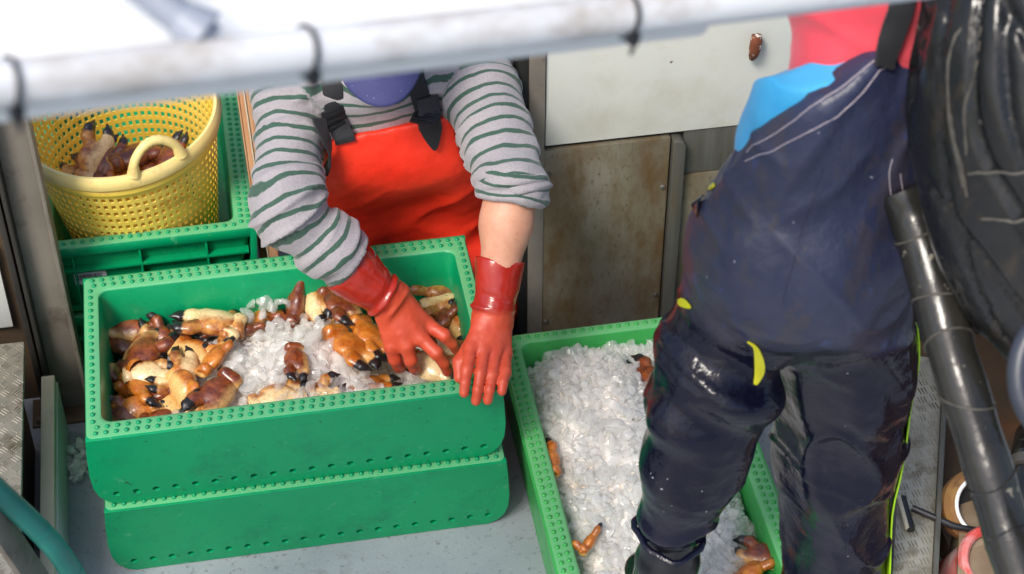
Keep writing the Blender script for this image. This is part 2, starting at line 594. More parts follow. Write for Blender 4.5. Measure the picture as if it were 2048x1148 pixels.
tag(mb.build("tread_bars", M_cheq, root), kind="stuff")
MB().box(-0.38, 0.262, -0.53, 0.34, 0.0, 0.284).build("riser", M_rust, root, 0.003)

root = tag(empty("cream_plank", (-0.104, -0.1, 0)), "cream plastic board standing on edge beside the green crate stack", "board")
MB().box(-0.0145, 0.0135, -0.9, 0.535, 0.0, 0.172).build("board", M_cream, root, 0.003)
MB().box(0.0136, 0.0165, -0.9, 0.535, 0.004, 0.150).build("facing", M_whitepan, root, 0.001)

# wooden boards on end between basket crates and striped worker
for i, (x, y, w, d, h, tilt, lab) in enumerate(((0.4045, 0.615, 0.020, 0.055, 0.80, -1.5, "pinkish raw timber batten standing on end left of the striped sleeve"),
                                                (0.381, 0.655, 0.013, 0.05, 0.82, -1.0, "thin weathered batten standing behind the pinkish one"))):
    r_ = tag(empty("timber_batten", (x, y, 0), (R(0), R(tilt), 0)), lab, "batten")
    MB().box(-w / 2, w / 2, -d / 2, d / 2, 0, h).build("timber", M_wood, r_, 0.002)
    MB().box(-w / 2 - 0.0035, -w / 2 - 0.0004, -d / 2 - 0.002, d / 2, 0, h - 0.01).build("edge_lath", M_wood if i else M_cream, r_, 0.001)

# leaning strut and teal hose at the lower left, near the camera
A = Vector((-0.150, -0.685, 1.37)); B = Vector((-0.005, -0.281, 0.0))
d = (B - A)
root = tag(empty("leaning_strut", B), "dark flat steel strut leaning at the lower left corner", "strut")
q = d.to_track_quat('Z', 'X').to_matrix().to_4x4()
M = Matrix.Translation((-B + A)) @ q
MB().box(-0.026, 0.026, -0.006, 0.006, 0.0, d.length, M).build("bar", M_steel, root, 0.002)
MB().box(-0.06, 0.06, -0.05, 0.05, 0.0, 0.008).build("foot", M_rust, root, 0.002)
root = tag(empty("teal_hose", B + Vector((0.06, 0.02, 0))), "teal rubber hose running along the leaning strut", "hose")
pts = []
for i in range(26):
    t = i / 25
    e_ = min(1, max(0, (t - 0.22) / 0.30)); e_ = e_ * e_ * (3 - 2 * e_)
    p = A.lerp(B, 0.10 + 0.90 * t) + Vector((-0.004 + 0.060 * e_, 0.034 - 0.020 * e_, 0.006 * math.sin(t * 9)))
    pts.append(p - root.location)
MB().tube(pts, 0.019, 14).build("hose_wall", M_teal, root)
for i in range(2, 25, 3):
    t = (pts[i] - pts[i - 1]).normalized()
    MB().tube([pts[i] - t * 0.002, pts[i] + t * 0.002], 0.0197, 14).build("hose_rib", M_teal, root)

# foreground rail with ties, brace and white cap board
RA = Vector((0.18, -1.323, 2.132)); RD = Vector((1, 0.406, -0.264)).normalized()
RY = Vector((-0.406, 1, 0)).normalized(); RZ = RD.cross(RY)
RM = Matrix((RD, RY, RZ)).transposed()
RR = 0.0200
root = tag(empty("pipe_rail", RA, RM.to_euler()), "blurred pale painted pipe rail crossing the top of the picture", "rail")
MB().tube([(x, 0, 0) for x in np.linspace(-0.9, 2.2, 23)], RR, 24).build("pipe", M_rail, root)
for x in (-0.85, 2.15):
    w_ = RA + RM @ Vector((x, 0, 0))
    MB().tube([RM.transposed() @ (Vector((w_.x, w_.y, 0)) - RA), (x, 0, -0.01)], 0.02, 14).build("stanchion", M_rail, root)
br0 = Vector((0.182, 0.012, 0.012)); br1 = br0 + Vector((-0.088, 0.095, 0.060))
br2 = br0 + (br1 - br0) * 4.0
M_galv = pmat("galvanised_brace", lin(138, 146, 160), lin(156, 162, 174), 8, 0.4, bstr=0.2)
MB().tube([br0, br1, br2], 0.0150, 16).build("brace", M_galv, root)
MB().tube([br0 + (br1 - br0) * 0.05, br0 + (br1 - br0) * 0.22], [0.024, 0.0160], 16).build("weld_collar", M_galv, root)
MB().box(-0.9, 0.76, 0.0, 0.34, -0.018, 0.0, Matrix.Translation((0, 0.036, -0.046)) @ Matrix.Rotation(R(20), 4, 'X')).build("cap_board", M_whiteraw, root, 0.005)["label"] = "white painted cap board in full sun"
for x in (-0.035,):
    MB().lathe([(0, 0.010), (0.006, 0.010), (0.008, 0.005), (0.008, 0)], 8, Matrix.Translation((0, 0.036, -0.046)) @ Matrix.Rotation(R(20), 4, 'X') @ Matrix.Translation((x, 0.085, 0.0))).build("bolt", M_dark, root)
k_ = (RD / RD.x).length
for i, (x, l, lab) in enumerate(((0.419, 0.012, "black cable tie on the pale rail above the striped worker's shoulder"),
                              (0.727, 0.012, "black cable tie on the pale rail above the white panel"),
                              (1.101, 0.012, "black cable tie on the pale rail above the navy worker's strap"),
                              (0.186, 0.012, "black cable tie at the left end of the pale rail"))):
    r_ = tag(empty("cable_tie", RA + RD * ((x - 0.18) * k_), RM.to_euler()), lab, "cable tie")
    q_ = RR + 0.0012
    MB().tube([(0.002 * math.sin(a), q_ * math.cos(a), q_ * math.sin(a)) for a in np.linspace(0, 2 * math.pi, 25)[:-1]], 0.0024, 8, closed=True).build("loop", M_black, r_)
    MB().box(-0.005, 0.005, -q_ - 0.004, -q_ + 0.005, -0.020, -0.008).build("lock", M_black, r_, 0.001)
    MB().tube([(0, -q_, -0.016), (0.002, -q_ - 0.001, -0.018 - l * 0.5), (0.003, -q_ + 0.002, -0.020 - l)], 0.0022, 6).build("tail", M_black, r_)
# ------------------------------------------------------------------ green fish crates
def green(name, a, b, scuff):
    m, nt, bs = node_mat(name)
    v = coords(nt)
    col = ramp(nt, noise(nt, v, 4, 5, 0.6), [(0.3, a), (0.7, b)])
    f = ramp(nt, noise(nt, v, 8, 9, 0.75), [(0.50, g(0)), (0.74, g(0.6))])
    col = mixc(nt, f, col, scuff)
    f2 = ramp(nt, noise(nt, coords(nt, (3, 3, 1)), 14, 8, 0.75), [(0.60, g(0)), (0.70, g(0.22))])
    col = mixc(nt, f2, col, lin(150, 205, 165))
    f3 = ramp(nt, noise(nt, v, 70, 3, 0.5), [(0.70, g(0)), (0.74, g(0.7))])
    col = mixc(nt, f3, col, lin(30, 52, 38))
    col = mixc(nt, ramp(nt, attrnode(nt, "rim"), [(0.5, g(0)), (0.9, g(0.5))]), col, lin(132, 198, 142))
    nt.links.new(col, bs.inputs["Base Color"])
    nt.links.new(ramp(nt, noise(nt, v, 12, 6, 0.6), [(0.3, g(0.24)), (0.7, g(0.46))]), bs.inputs["Roughness"])
    bs.inputs["Specular IOR Level"].default_value = 0.45
    b1 = bump(nt, bs, noise(nt, v, 5, 2, 0.5), 0.35, 0.008)
    bump(nt, bs, noise(nt, v, 120, 5, 0.6), 0.25, 0.001, b1)
    return m
M_green = green("green_crate_plastic", lin(0, 136, 84), lin(2, 150, 96), lin(8, 84, 58))
M_green2 = green("green_crate_plastic_bright", lin(52, 156, 74), lin(68, 168, 84), lin(40, 110, 56))

def rrect(hx, hy, r, z, n=6):
    pts = []
    for cx, cy_, a0 in ((hx - r, hy - r, 0), (-hx + r, hy - r, 90), (-hx + r, -hy + r, 180), (hx - r, -hy + r, 270)):
        for k in range(n + 1):
            a = R(a0 + 90 * k / n)
            pts.append((cx + r * math.cos(a), cy_ + r * math.sin(a), z))
    return pts

def crate_shell():
    prof = [  # hx, hy, r, z
        (0.362, 0.186, 0.02, 0.000), (0.370, 0.190, 0.02, 0.006), (0.373, 0.1905, 0.02, 0.06), (0.375, 0.2130, 0.018, 0.120), (0.375, 0.2200, 0.018, 0.168),
        (0.394, 0.2290, 0.016, 0.172), (0.397, 0.2315, 0.014, 0.176), (0.397, 0.2318, 0.014, 0.195), (0.3945, 0.2295, 0.012, 0.1995), (0.390, 0.226, 0.012, 0.2005),
        (0.372, 0.196, 0.020, 0.2005), (0.3675, 0.1905, 0.022, 0.199), (0.3655, 0.1880, 0.022, 0.1955), (0.3600, 0.184, 0.022, 0.10), (0.3530, 0.178, 0.022, 0.018), (0.345, 0.170, 0.022, 0.012)]
    V = []; F = []
    n = None
    for p in prof:
        L = rrect(*p); n = len(L); V += L
    for i in range(len(prof) - 1):
        for k in range(n):
            F.append((i * n + k, i * n + (k + 1) % n, (i + 1) * n + (k + 1) % n, (i + 1) * n + k))
    F.append(tuple(range(n - 1, -1, -1)))
    F.append(tuple((len(prof) - 1) * n + k for k in range(n)))
    me = mesh_np("shell", V, F, True, 40)
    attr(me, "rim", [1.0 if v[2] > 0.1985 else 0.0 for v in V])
    return me

def side_plate():
    """long side wall plate with chamfered lower corners and a row of drain holes"""
    cu = bpy.data.curves.new("side_wall", 'CURVE'); cu.dimensions = '2D'; cu.fill_mode = 'BOTH'
    out = [(-0.396, 0.198), (0.396, 0.198), (0.4005, 0.150), (0.4035, 0.095), (0.4015, 0.055), (0.394, 0.030), (0.380, 0.012), (0.362, 0.003),
           (-0.362, 0.003), (-0.380, 0.012), (-0.394, 0.030), (-0.4015, 0.055), (-0.4035, 0.095), (-0.4005, 0.150)]
    def poly(pts):
        s = cu.splines.new('POLY'); s.points.add(len(pts) - 1); s.use_cyclic_u = True
        for q, p in zip(s.points, pts): q.co = (p[0], p[1], 0, 1)
    poly(out)
    for k in range(20):
        x = -0.361 + k * 0.038
        poly([(x + 0.0082 * math.cos(a), 0.033 + 0.0072 * math.sin(a)) for a in np.linspace(0, 2 * math.pi, 13)[:-1]])
    cu.extrude = 0.0055; cu.bevel_depth = 0.0012; cu.bevel_resolution = 1
    o = bpy.data.objects.new("tmp", cu); COL.objects.link(o)
    dg = bpy.context.evaluated_depsgraph_get()
    me = bpy.data.meshes.new_from_object(o.evaluated_get(dg))
    bpy.data.objects.remove(o); bpy.data.curves.remove(cu)
    me.name = "side_wall"
    me.materials.clear()
    smooth(me, 30)
    return me

ME_shell = crate_shell()
ME_side = side_plate()
def stud_mesh():
    mb = MB()
    def stud(x, y):
        n0 = len(mb.V)
        r = 0.0052
        V = []; rings = ((r, -0.0006), (r * 0.82, 0.0032), (r * 0.42, 0.0048))
        for rr, z in rings:
            V += [(x + rr * math.cos(a), y + rr * math.sin(a), 0.2005 + z) for a in np.linspace(0, 2 * math.pi, 9)[:-1]]
        V.append((x, y, 0.2005 + 0.0051))
        F = [(i * 8 + k, i * 8 + (k + 1) % 8, i * 8 + 8 + (k + 1) % 8, i * 8 + 8 + k) for i in range(2) for k in range(8)]
        F += [(16 + k, 16 + (k + 1) % 8, 24) for k in range(8)]
        mb.add(V, F)
    for s in (-1, 1):
        for k in range(40):
            x = -0.378 + k * 0.0194
            stud(x, s * 0.2195)
            stud(x + 0.003, s * 0.2040)
        for k in range(20):
            stud(s * 0.3825, -0.188 + k * 0.0198)
    return mb.mesh("rim_studs", 0, 1, True, 60)
ME_studs = stud_mesh()
# pieces of the ribbed short end (local to +x end)
def end_piece(kind):
    mb = MB()
    if kind == "rail": mb.box(0.3735, 0.3945, -0.213, 0.213, 0.128, 0.134)
    if kind == "foot": mb.box(0.3735, 0.3885, -0.205, 0.205, 0.016, 0.024)
    if kind == "rib": mb.box(0.3735, 0.3935, -0.0022, 0.0022, 0.0245, 0.1715)
    if kind == "pocket":
        prof = [(0.0, 0.0), (0.02, 0.0), (0.0215, 0.003), (0.0215, 0.0045)]
        V = []; F = []
        n = 11
        for k in range(n):
            a = math.pi * (1 + k / (n - 1))
            V.append((0.3765, 0.021 * math.cos(a), 0.098 + 0.017 * math.sin(a)))
            V.append((0.3845, 0.021 * math.cos(a), 0.098 + 0.017 * math.sin(a)))
        F = [(2 * k, 2 * k + 1, 2 * k + 3, 2 * k + 2) for k in range(n - 1)]
        F.append(tuple(range(1, 2 * n, 2)))
        mb.add(V, F)
    return mb.mesh(kind, 0.0008 if kind != "pocket" else 0)
ME_end = {k: end_piece(k) for k in ("rail", "foot", "rib", "pocket")}
M_greendk = pmat("green_moulded_hollow", lin(10, 84, 56), lin(12, 92, 60), 6, 0.5, bstr=0.2)

def crate(loc, rz, m, label, group=None, end_detail=True):
    r_ = tag(empty("fish_crate", loc, (0, 0, rz)), label, "crate", "green fish crates")
    link("shell", ME_shell, None, r_)
    for s in (-1, 1):
        o = link("side_wall", ME_side, None, r_)
        o.rotation_euler = (R(90) - s * R(4.6), 0, 0)
        o.location = (0, s * 0.2125, 0)
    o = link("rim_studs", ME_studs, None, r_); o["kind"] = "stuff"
    if end_detail:
        for s in (0, math.pi):
            for kind, ys in (("rail", (0,)), ("foot", (0,)), ("rib", (-0.155, -0.015, 0.125)), ("pocket", (-0.085, 0.055))):
                for y in ys:
                    o = link("end_" + kind, ME_end[kind], None, r_)
                    o.rotation_euler = (0, 0, s)
                    o.location = (-y * math.sin(s) if s else 0, y * math.cos(s), 0)
    for c in r_.children:
        c.data = c.data
        if not c.data.materials: c.data.materials.append(m)
        c.material_slots[0].link = 'OBJECT'
        c.material_slots[0].material = M_greendk if c.name.startswith("end_pocket") else m
    return r_

CR_A = crate((0.400, 0.234, 0.2015), R(0.0), M_green, "green crate of crab claws and ice under the worker's red gloves")
CR_B = crate((0.408, 0.232, 0.0), R(-0.3), M_green, "closed-in green crate at the bottom, carrying the crab claw crate")
CR_C = crate((1.080, -0.040, 0.0), R(90.0), M_green2, "bright green crate heaped with crushed ice on the deck")
CR_D = crate((0.131, 0.966, 0.2015), R(90.2), M_green, "green crate with ribbed end holding the yellow basket")
CR_E = crate((0.128, 0.972, 0.0), R(89.8), M_green, "lowest green crate in the stack under the yellow basket")

# barcode label on the ribbed end of the basket crate
lab = tag(MB().box(-0.069, -0.001, -0.0006, 0.0006, -0.0155, 0.0155).build("barcode_label", pmat("label_paper", lin(206, 206, 214), lin(214, 214, 220), 8, 0.5, bstr=0), CR_D))
lab.location = (-0.3772, 0.092, 0.096); lab.rotation_euler = (0, 0, R(-90))
rng = random.Random(8)
mb = MB(); x = -0.064
while x < -0.010:
    w = rng.choice((0.0006, 0.0009, 0.0014, 0.002))
    mb.box(x, x + w, -0.0009, -0.00061, -0.004, 0.0115)
    x += w + rng.choice((0.0006, 0.001, 0.0014))
tag(mb.build("barcode_print", M_black, lab), kind="stuff")

# ------------------------------------------------------------------ yellow basket
M_yellow = pmat("yellow_basket_plastic", lin(232, 198, 66), lin(242, 212, 100), 6, 0.36, 0.5, bstr=0.25, bscale=80,
                dirt=lin(176, 132, 40), dirt_amt=(0.57, 0.72), dirt_scale=7)
M_yrim = pmat("pale_basket_rim", lin(230, 206, 128), lin(236, 214, 146), 5, 0.36, 0.48, bstr=0.25, bscale=70,
              dirt=lin(196, 156, 96), dirt_amt=(0.56, 0.72), dirt_scale=9)
bk = tag(empty("yellow_basket", (0.130, 0.785, 0.217), (R(3.5), R(-3.5), 0)), "round yellow plastic basket with square holes, standing in the back left crate", "basket")
bk.scale = (1.03, 1.03, 1.0)
def basket_wall(n=74, rows=16, r0=0.148, r1=0.199, h=0.365, z0=0.012, th=0.0035):
    V = []; F = []
    def P(u, v, off):
        z = z0 + (h - z0) * v
        r = r0 + (r1 - r0) * v + off
        a = 2 * math.pi * u / n
        return (r * math.cos(a), r * math.sin(a), z)
    vid = {}
    def vi(u, v, off):
        key = (round((u % n) * 100), round(v * 10000), off > 0)
        if key not in vid:
            vid[key] = len(V); V.append(P(u, v, off))
        return vid[key]
    e = 0.22
    for i in range(n):
        for j in range(rows):
            v0 = j / rows; v1 = (j + 1) / rows; dv = v1 - v0
            o4 = [(i, v0), (i + 1, v0), (i + 1, v1), (i, v1)]
            sk = 0.05 * math.sin(i * 1.7 + j)
            i4 = [(i + e, v0 + e * dv), (i + 1 - e, v0 + e * dv), (i + 1 - e, v1 - e * dv), (i + e, v1 - e * dv)]
            for off in (th / 2, -th / 2):
                for k in range(4):
                    k2 = (k + 1) % 4
                    q = [vi(*o4[k], off), vi(*o4[k2], off), vi(*i4[k2], off), vi(*i4[k], off)]
                    F.append(tuple(q if off > 0 else q[::-1]))
            for k in range(4):
                k2 = (k + 1) % 4
                F.append((vi(*i4[k], th / 2), vi(*i4[k2], th / 2), vi(*i4[k2], -th / 2), vi(*i4[k], -th / 2)))
    return V, F
V, F = basket_wall()
link("lattice_wall", mesh_np("lattice_wall", V, F, True, 40), M_yellow, bk)
MB().lathe([(0, 0.004), (0.141, 0.004), (0.150, 0.010), (0.1505, 0.022), (0.146, 0.022), (0.140, 0.012), (0, 0.012)], 64).build("basket_floor", M_yellow, bk)
rim = MB().lathe([(0.1965, 0.350), (0.203, 0.348), (0.2085, 0.352), (0.2105, 0.362), (0.2090, 0.374), (0.203, 0.382), (0.1965, 0.381), (0.1945, 0.372), (0.1965, 0.350)], 96).build("rolled_rim", M_yrim, bk)
MB().lathe([(0.1985, 0.326), (0.2005, 0.328), (0.2025, 0.334), (0.2015, 0.340), (0.1995, 0.342)], 96).build("under_rim_band", M_yellow, bk)
for az in (-68, 112):
    pts = []
    for k in range(21):
        t = k / 20
        a = R(az) + (t - 0.5) * 0.52
        up = 0.060 * min(1, math.sin(math.pi * t) ** 0.45) if 0 < t < 1 else 0
        lean = 0.012 * math.sin(math.pi * t)
        r = 0.2015 - lean
        pts.append((r * math.cos(a), r * math.sin(a), 0.380 + up))
    rad = [0.0095 + 0.0012 * (k % 2) * (5 < k < 15) for k in range(21)]
    rad[0] = rad[-1] = 0.014
    MB().tube(pts, rad, 12).build("carry_handle", M_yrim, bk)

# ------------------------------------------------------------------ crab claws
def claw_mat(name, top, mid, pale):
    m, nt, b = node_mat(name)
    v = coords(nt)
    bel = attrnode(nt, "belly"); tip = attrnode(nt, "tip")
    n1 = noise(nt, v, 60, 5, 0.6)
    topc = ramp(nt, n1, [(0.38, top), (0.62, mid)])
    topc = mixc(nt, ramp(nt, noise(nt, v, 26, 4, 0.6), [(0.52, g(0)), (0.66, g(0.6))]), topc, mixless(top, (0.02, 0.008, 0.006, 1), 0.5))
    palec = ramp(nt, noise(nt, v, 45, 5, 0.6), [(0.3, pale), (0.65, mixless(pale, mid, 0.35))])
    ad = nt.nodes.new("ShaderNodeMath"); ad.operation = 'MULTIPLY_ADD'
    nt.links.new(noise(nt, v, 30, 4, 0.6), ad.inputs[0]); ad.inputs[1].default_value = 0.7
    nt.links.new(bel, ad.inputs[2])
    f = ramp(nt, ad.outputs[0], [(0.62, g(0)), (0.95, g(1))])
    col = mixc(nt, f, topc, palec)
    sp = ramp(nt, noise(nt, v, 260, 3, 0.6), [(0.56, g(0)), (0.68, g(0.6))])
    col = mixc(nt, sp, col, lin(120, 70, 34))
    ad2 = nt.nodes.new("ShaderNodeMath"); ad2.operation = 'MULTIPLY_ADD'
    nt.links.new(noise(nt, v, 50, 3, 0.5), ad2.inputs[0]); ad2.inputs[1].default_value = 0.35
    nt.links.new(tip, ad2.inputs[2])
    ft = ramp(nt, ad2.outputs[0], [(0.62, g(0)), (0.74, g(1))])
    col = mixc(nt, ft, col, lin(24, 20, 22))
    nt.links.new(col, b.inputs["Base Color"])
    nt.links.new(ramp(nt, noise(nt, v, 35, 4, 0.6), [(0.35, g(0.2)), (0.65, g(0.48))]), b.inputs["Roughness"])
    b.inputs["Specular IOR Level"].default_value = 0.6
    b.inputs["Coat Weight"].default_value = 0.35
    b.inputs["Coat Roughness"].default_value = 0.15
    bump(nt, b, noise(nt, v, 190, 5, 0.65), 0.6, 0.0016)
    return m
def mixless(a, b, t): return tuple(a[i] * (1 - t) + b[i] * t for i in range(4))
M_claw = [claw_mat("claw_brown", lin(92, 36, 18), lin(146, 74, 32), lin(220, 176, 110)),
          claw_mat("claw_orange", lin(178, 92, 22), lin(206, 128, 44), lin(226, 186, 116)),
          claw_mat("claw_pale", lin(142, 74, 30), lin(206, 146, 74), lin(240, 212, 160))]

def claw_meshes(open_, merus, fat=1.0):
    """one claw: palm with fixed finger, moving finger, wrist knuckle, arm segment"""
    FY = ((0, 1, 0), 0.80)
    def palm(p):
        d = ell(p, (-0.002, 0, 0.001), (0.034 * fat, 0.0165 * fat, 0.0275 * fat))
        d = smin(d, cap(p, (-0.026, 0, 0.002), (-0.010, 0, 0.002), 0.0165, 0.018, FY), 0.008)
        d = smin(d, chain(p, [(0.012, 0, -0.010), (0.036, 0, -0.0135), (0.055, -0.001, -0.0095), (0.069, -0.002, -0.002)], [0.0170, 0.0125, 0.0082, 0.0022], 0.004, FY), 0.006)
        for tx, tz in ((0.036, -0.0030), (0.045, -0.0025), (0.053, -0.002)):
            d = smin(d, ell(p, (tx, -0.001, tz), (0.0040, 0.0040, 0.0036)), 0.003)
        d = smax(d, -chain(p, [(0.010, 0.02, 0.030), (0.018, 0.02, 0.012), (0.030, 0.02, 0.002)], [0.0022, 0.0020, 0.0016]), 0.003)
        return smax(d, -chain(p, [(0.010, -0.02, 0.030), (0.018, -0.02, 0.012), (0.030, -0.02, 0.002)], [0.0022, 0.0020, 0.0016]), 0.003)
    a = R(open_)
    def rz(x, z):
        x0, z0 = x - 0.020, z - 0.015
        return (0.020 + x0 * math.cos(a) - z0 * math.sin(a), 0, 0.015 + x0 * math.sin(a) + z0 * math.cos(a))
    fp = [rz(0.017, 0.0135), rz(0.035, 0.0185), rz(0.054, 0.0140), rz(0.068, 0.003)]
    def finger(p):
        d = chain(p, fp, [0.0135, 0.0122, 0.0084, 0.0022], 0.004, FY)
        for q in (rz(0.038, 0.0085), rz(0.046, 0.0075), rz(0.054, 0.006)): d = smin(d, ell(p, q, (0.0036, 0.0036, 0.0036)), 0.003)
        return d
    wp = [(-0.040, 0.001, -0.004), (-0.041, 0.003, 0.010)]
    def wrist(p):
        d = smax(cap(p, wp[0], wp[1], 0.0175, 0.0165, ((0, 1, 0), 0.9)), np.abs(p[..., 0] + 0.041) - 0.0125, 0.004)
        d = smin(d, ell(p, (-0.040, 0.013, 0.015), (0.006, 0.005, 0.005)), 0.006)
        return smax(d, -ell(p, (-0.056, 0.004, 0.006), (0.008, 0.0105, 0.0105)), 0.003)
    ma = R(merus)
    m0 = (-0.047, 0.006, 0.008); m1 = (m0[0] - 0.026 * math.cos(ma), m0[1] + 0.026 * math.sin(ma), 0.002); m2 = (m1[0] - 0.012 * math.cos(ma + 0.6), m1[1] + 0.012 * math.sin(ma + 0.6), 0.0)
    def arm(p):
        d = chain(p, [m0, m1, m2], [0.0095, 0.0155, 0.011], 0.004)
        return smax(d, -ell(p, m2 + np.array([-0.006 * math.cos(ma), 0.006 * math.sin(ma), 0]), (0.007, 0.007, 0.007)), 0.003)
    out = []
    for nm, f, lo, hi in (("palm", palm, (-0.045, -0.024, -0.032), (0.078, 0.024, 0.030)),
                          ("finger", finger, (0.005, -0.015, -0.02), (0.085, 0.015, 0.062)),
                          ("wrist", wrist, (-0.072, -0.022, -0.02), (-0.015, 0.032, 0.032)),
                          ("arm", arm, (-0.13, -0.05, -0.025), (-0.03, 0.075, 0.03))):
        V, Q = surfnet(f, lo, hi, 0.0021)
        V = relax(V, Q, 1)
        V = V + vnormals(V, Q) * (fbm(V * 45 + open_, 3) * 0.0013)[:, None]
        me = mesh_np(nm, V, Q)
        t = np.clip((V[:, 0] - 0.032) / 0.03, 0, 1) if nm in ("palm", "finger") else np.zeros(len(V))
        if nm == "finger": t = np.clip(((V - np.array(fp[0])) @ (np.array(fp[3]) - np.array(fp[0])) / np.linalg.norm(np.array(fp[3]) - np.array(fp[0])) - 0.012) / 0.03, 0, 1)
        attr(me, "tip", t)
        attr(me, "belly", np.clip(0.40 - V[:, 1] / 0.022 * 0.42 - V[:, 2] / 0.05 + 0.18 * fbm(V * 45, 2) + (0.5 * np.clip((-0.046 - V[:, 0]) / 0.01, 0, 1) if nm == 'wrist' else 0), 0, 1))
        me.materials.append(M_claw[0])
        out.append(me)
    return out
CLAW = [claw_meshes(6, 70), claw_meshes(20, 100, 1.04), claw_meshes(0, 40, 1.08), claw_meshes(10, 120, 0.94)]
HALF = {3: ("palm", "wrist", "arm"), }
def place_claw(x, y, z, az, roll, tilt, s, v, m, label, group):
    r_ = tag(empty("crab_claw", (x, y, z)), label, "crab claw", group)
    r_.rotation_euler = (Matrix.Rotation(R(az), 3, 'Z') @ Matrix.Rotation(R(-tilt), 3, 'Y') @ Matrix.Rotation(R(roll), 3, 'X')).to_euler()
    s = s * 1.14; r_.scale = (s, s * 1.03, s * 1.06)
    for me, nm in list(zip(CLAW[v], ("palm", "finger", "wrist", "arm")))[:4 if v == 3 else 3]:
        o = link(nm, me, None, r_)
        o.material_slots[0].link = 'OBJECT'
        o.material_slots[0].material = M_claw[m]
    return r_
CRATE_CLAWS = [
    (0.087, 0.412, 0.295, 165, 70, 8, 0.95, 0, 0, 'brown claw with black tips in the back left corner of the crab crate'),
    (0.144, 0.376, 0.300, 130, 60, 20, 0.75, 3, 0, 'brown jointed arm piece beside the back left corner claw in the crate'),
    (0.107, 0.322, 0.305, 50, 80, 5, 1.10, 1, 0, 'large glossy maroon claw near the left wall of the crab crate'),
    (0.115, 0.255, 0.315, 0, -80, 0, 0.80, 2, 2, 'cream underside claw lying under the large maroon claw'),
    (0.185, 0.348, 0.300, 110, 60, 10, 0.75, 0, 0, 'small dark brown claw half in ice left of the pale open claw'),
    (0.256, 0.372, 0.325, 168, -75, 5, 1.15, 1, 2, 'large pale claw with black tips lying belly up behind the ice'),
    (0.301, 0.360, 0.315, 70, -60, -20, 0.80, 3, 2, 'pale knuckle piece at the right of the belly-up claw'),
    (0.323, 0.359, 0.305, 10, 50, 5, 0.70, 2, 0, 'small brown claw in the ice behind the crate centre'),
    (0.430, 0.418, 0.315, 75, 20, 35, 1.00, 3, 0, 'arched brown claw arm standing near the back wall'),
    (0.468, 0.403, 0.315, -70, -60, 0, 0.75, 2, 2, 'pale jointed piece right of the arched brown arm'),
    (0.519, 0.386, 0.320, -65, 75, 0, 0.95, 0, 0, 'dark brown claw with black end under the glove cuff'),
    (0.253, 0.253, 0.335, 50, 50, 10, 0.80, 2, 1, 'orange claw end sticking out of the ice left of the centre'),
    (0.194, 0.245, 0.325, 90, -70, 0, 0.80, 3, 2, 'pale jointed knuckle in ice near the left of the heap'),
    (0.183, 0.195, 0.325, -70, -50, 5, 0.85, 2, 1, 'orange and cream claw buried lengthwise in ice'),
    (0.107, 0.224, 0.300, -55, 60, 5, 0.95, 3, 1, 'bright orange jointed arm near the left wall'),
    (0.085, 0.181, 0.285, 180, 55, 0, 0.85, 2, 1, 'orange claw lying along the front left corner'),
    (0.066, 0.271, 0.275, 90, 70, 0, 0.70, 3, 1, 'small orange arm piece against the left wall of the crate'),
    (0.141, 0.147, 0.290, 5, 80, 0, 0.80, 0, 0, 'brown claw mostly hidden by the front rim at the left'),
    (0.251, 0.153, 0.330, -130, 75, 0, 1.00, 1, 0, 'chestnut claw with black pincers pointing at the front rim'),
    (0.208, 0.139, 0.310, -110, -70, 0, 0.75, 3, 2, 'cream arm piece left of the black pincers'),
    (0.528, 0.264, 0.310, -60, 70, 0, 1.10, 0, 1, 'orange claw with large black tip right of the ice heap'),
    (0.554, 0.195, 0.260, 10, 75, 0, 0.85, 1, 1, 'orange claw with black edge at the front rim right of the ice'),
    (0.369, 0.138, 0.310, 15, -75, 0, 1.00, 2, 2, 'pale speckled claw at the front rim in the middle'),
    (0.446, 0.145, 0.300, 20, -60, 5, 0.80, 1, 2, 'pale claw with a black finger at the front rim'),
    (0.415, 0.216, 0.335, -90, 80, 0, 0.75, 0, 0, 'reddish brown claw bit sunk in the ice centre'),
    (0.574, 0.294, 0.300, -70, 65, 0, 1.05, 2, 1, 'orange brown claw lying beneath the right-hand glove edge'),
    (0.730, 0.431, 0.285, 158, -60, 8, 1.05, 1, 2, 'brown and cream claw with black tip in the back right corner'),
    (0.738, 0.389, 0.285, 190, -80, 0, 0.90, 2, 2, 'cream claw half below the back right corner claw'),
    (0.729, 0.338, 0.285, 50, 60, 25, 0.70, 3, 0, 'round maroon knuckle between the two gloves'),
    (0.756, 0.320, 0.280, -80, -40, 10, 0.70, 3, 1, 'amber knuckle against the right wall by the resting glove'),
    (0.686, 0.205, 0.285, -30, -70, 0, 0.95, 2, 2, 'cream claw held in the fingers of the left glove'),
    (0.724, 0.250, 0.290, -55, -60, 0, 0.80, 3, 2, 'yellowish claw arm under the gripping fingers'),
]
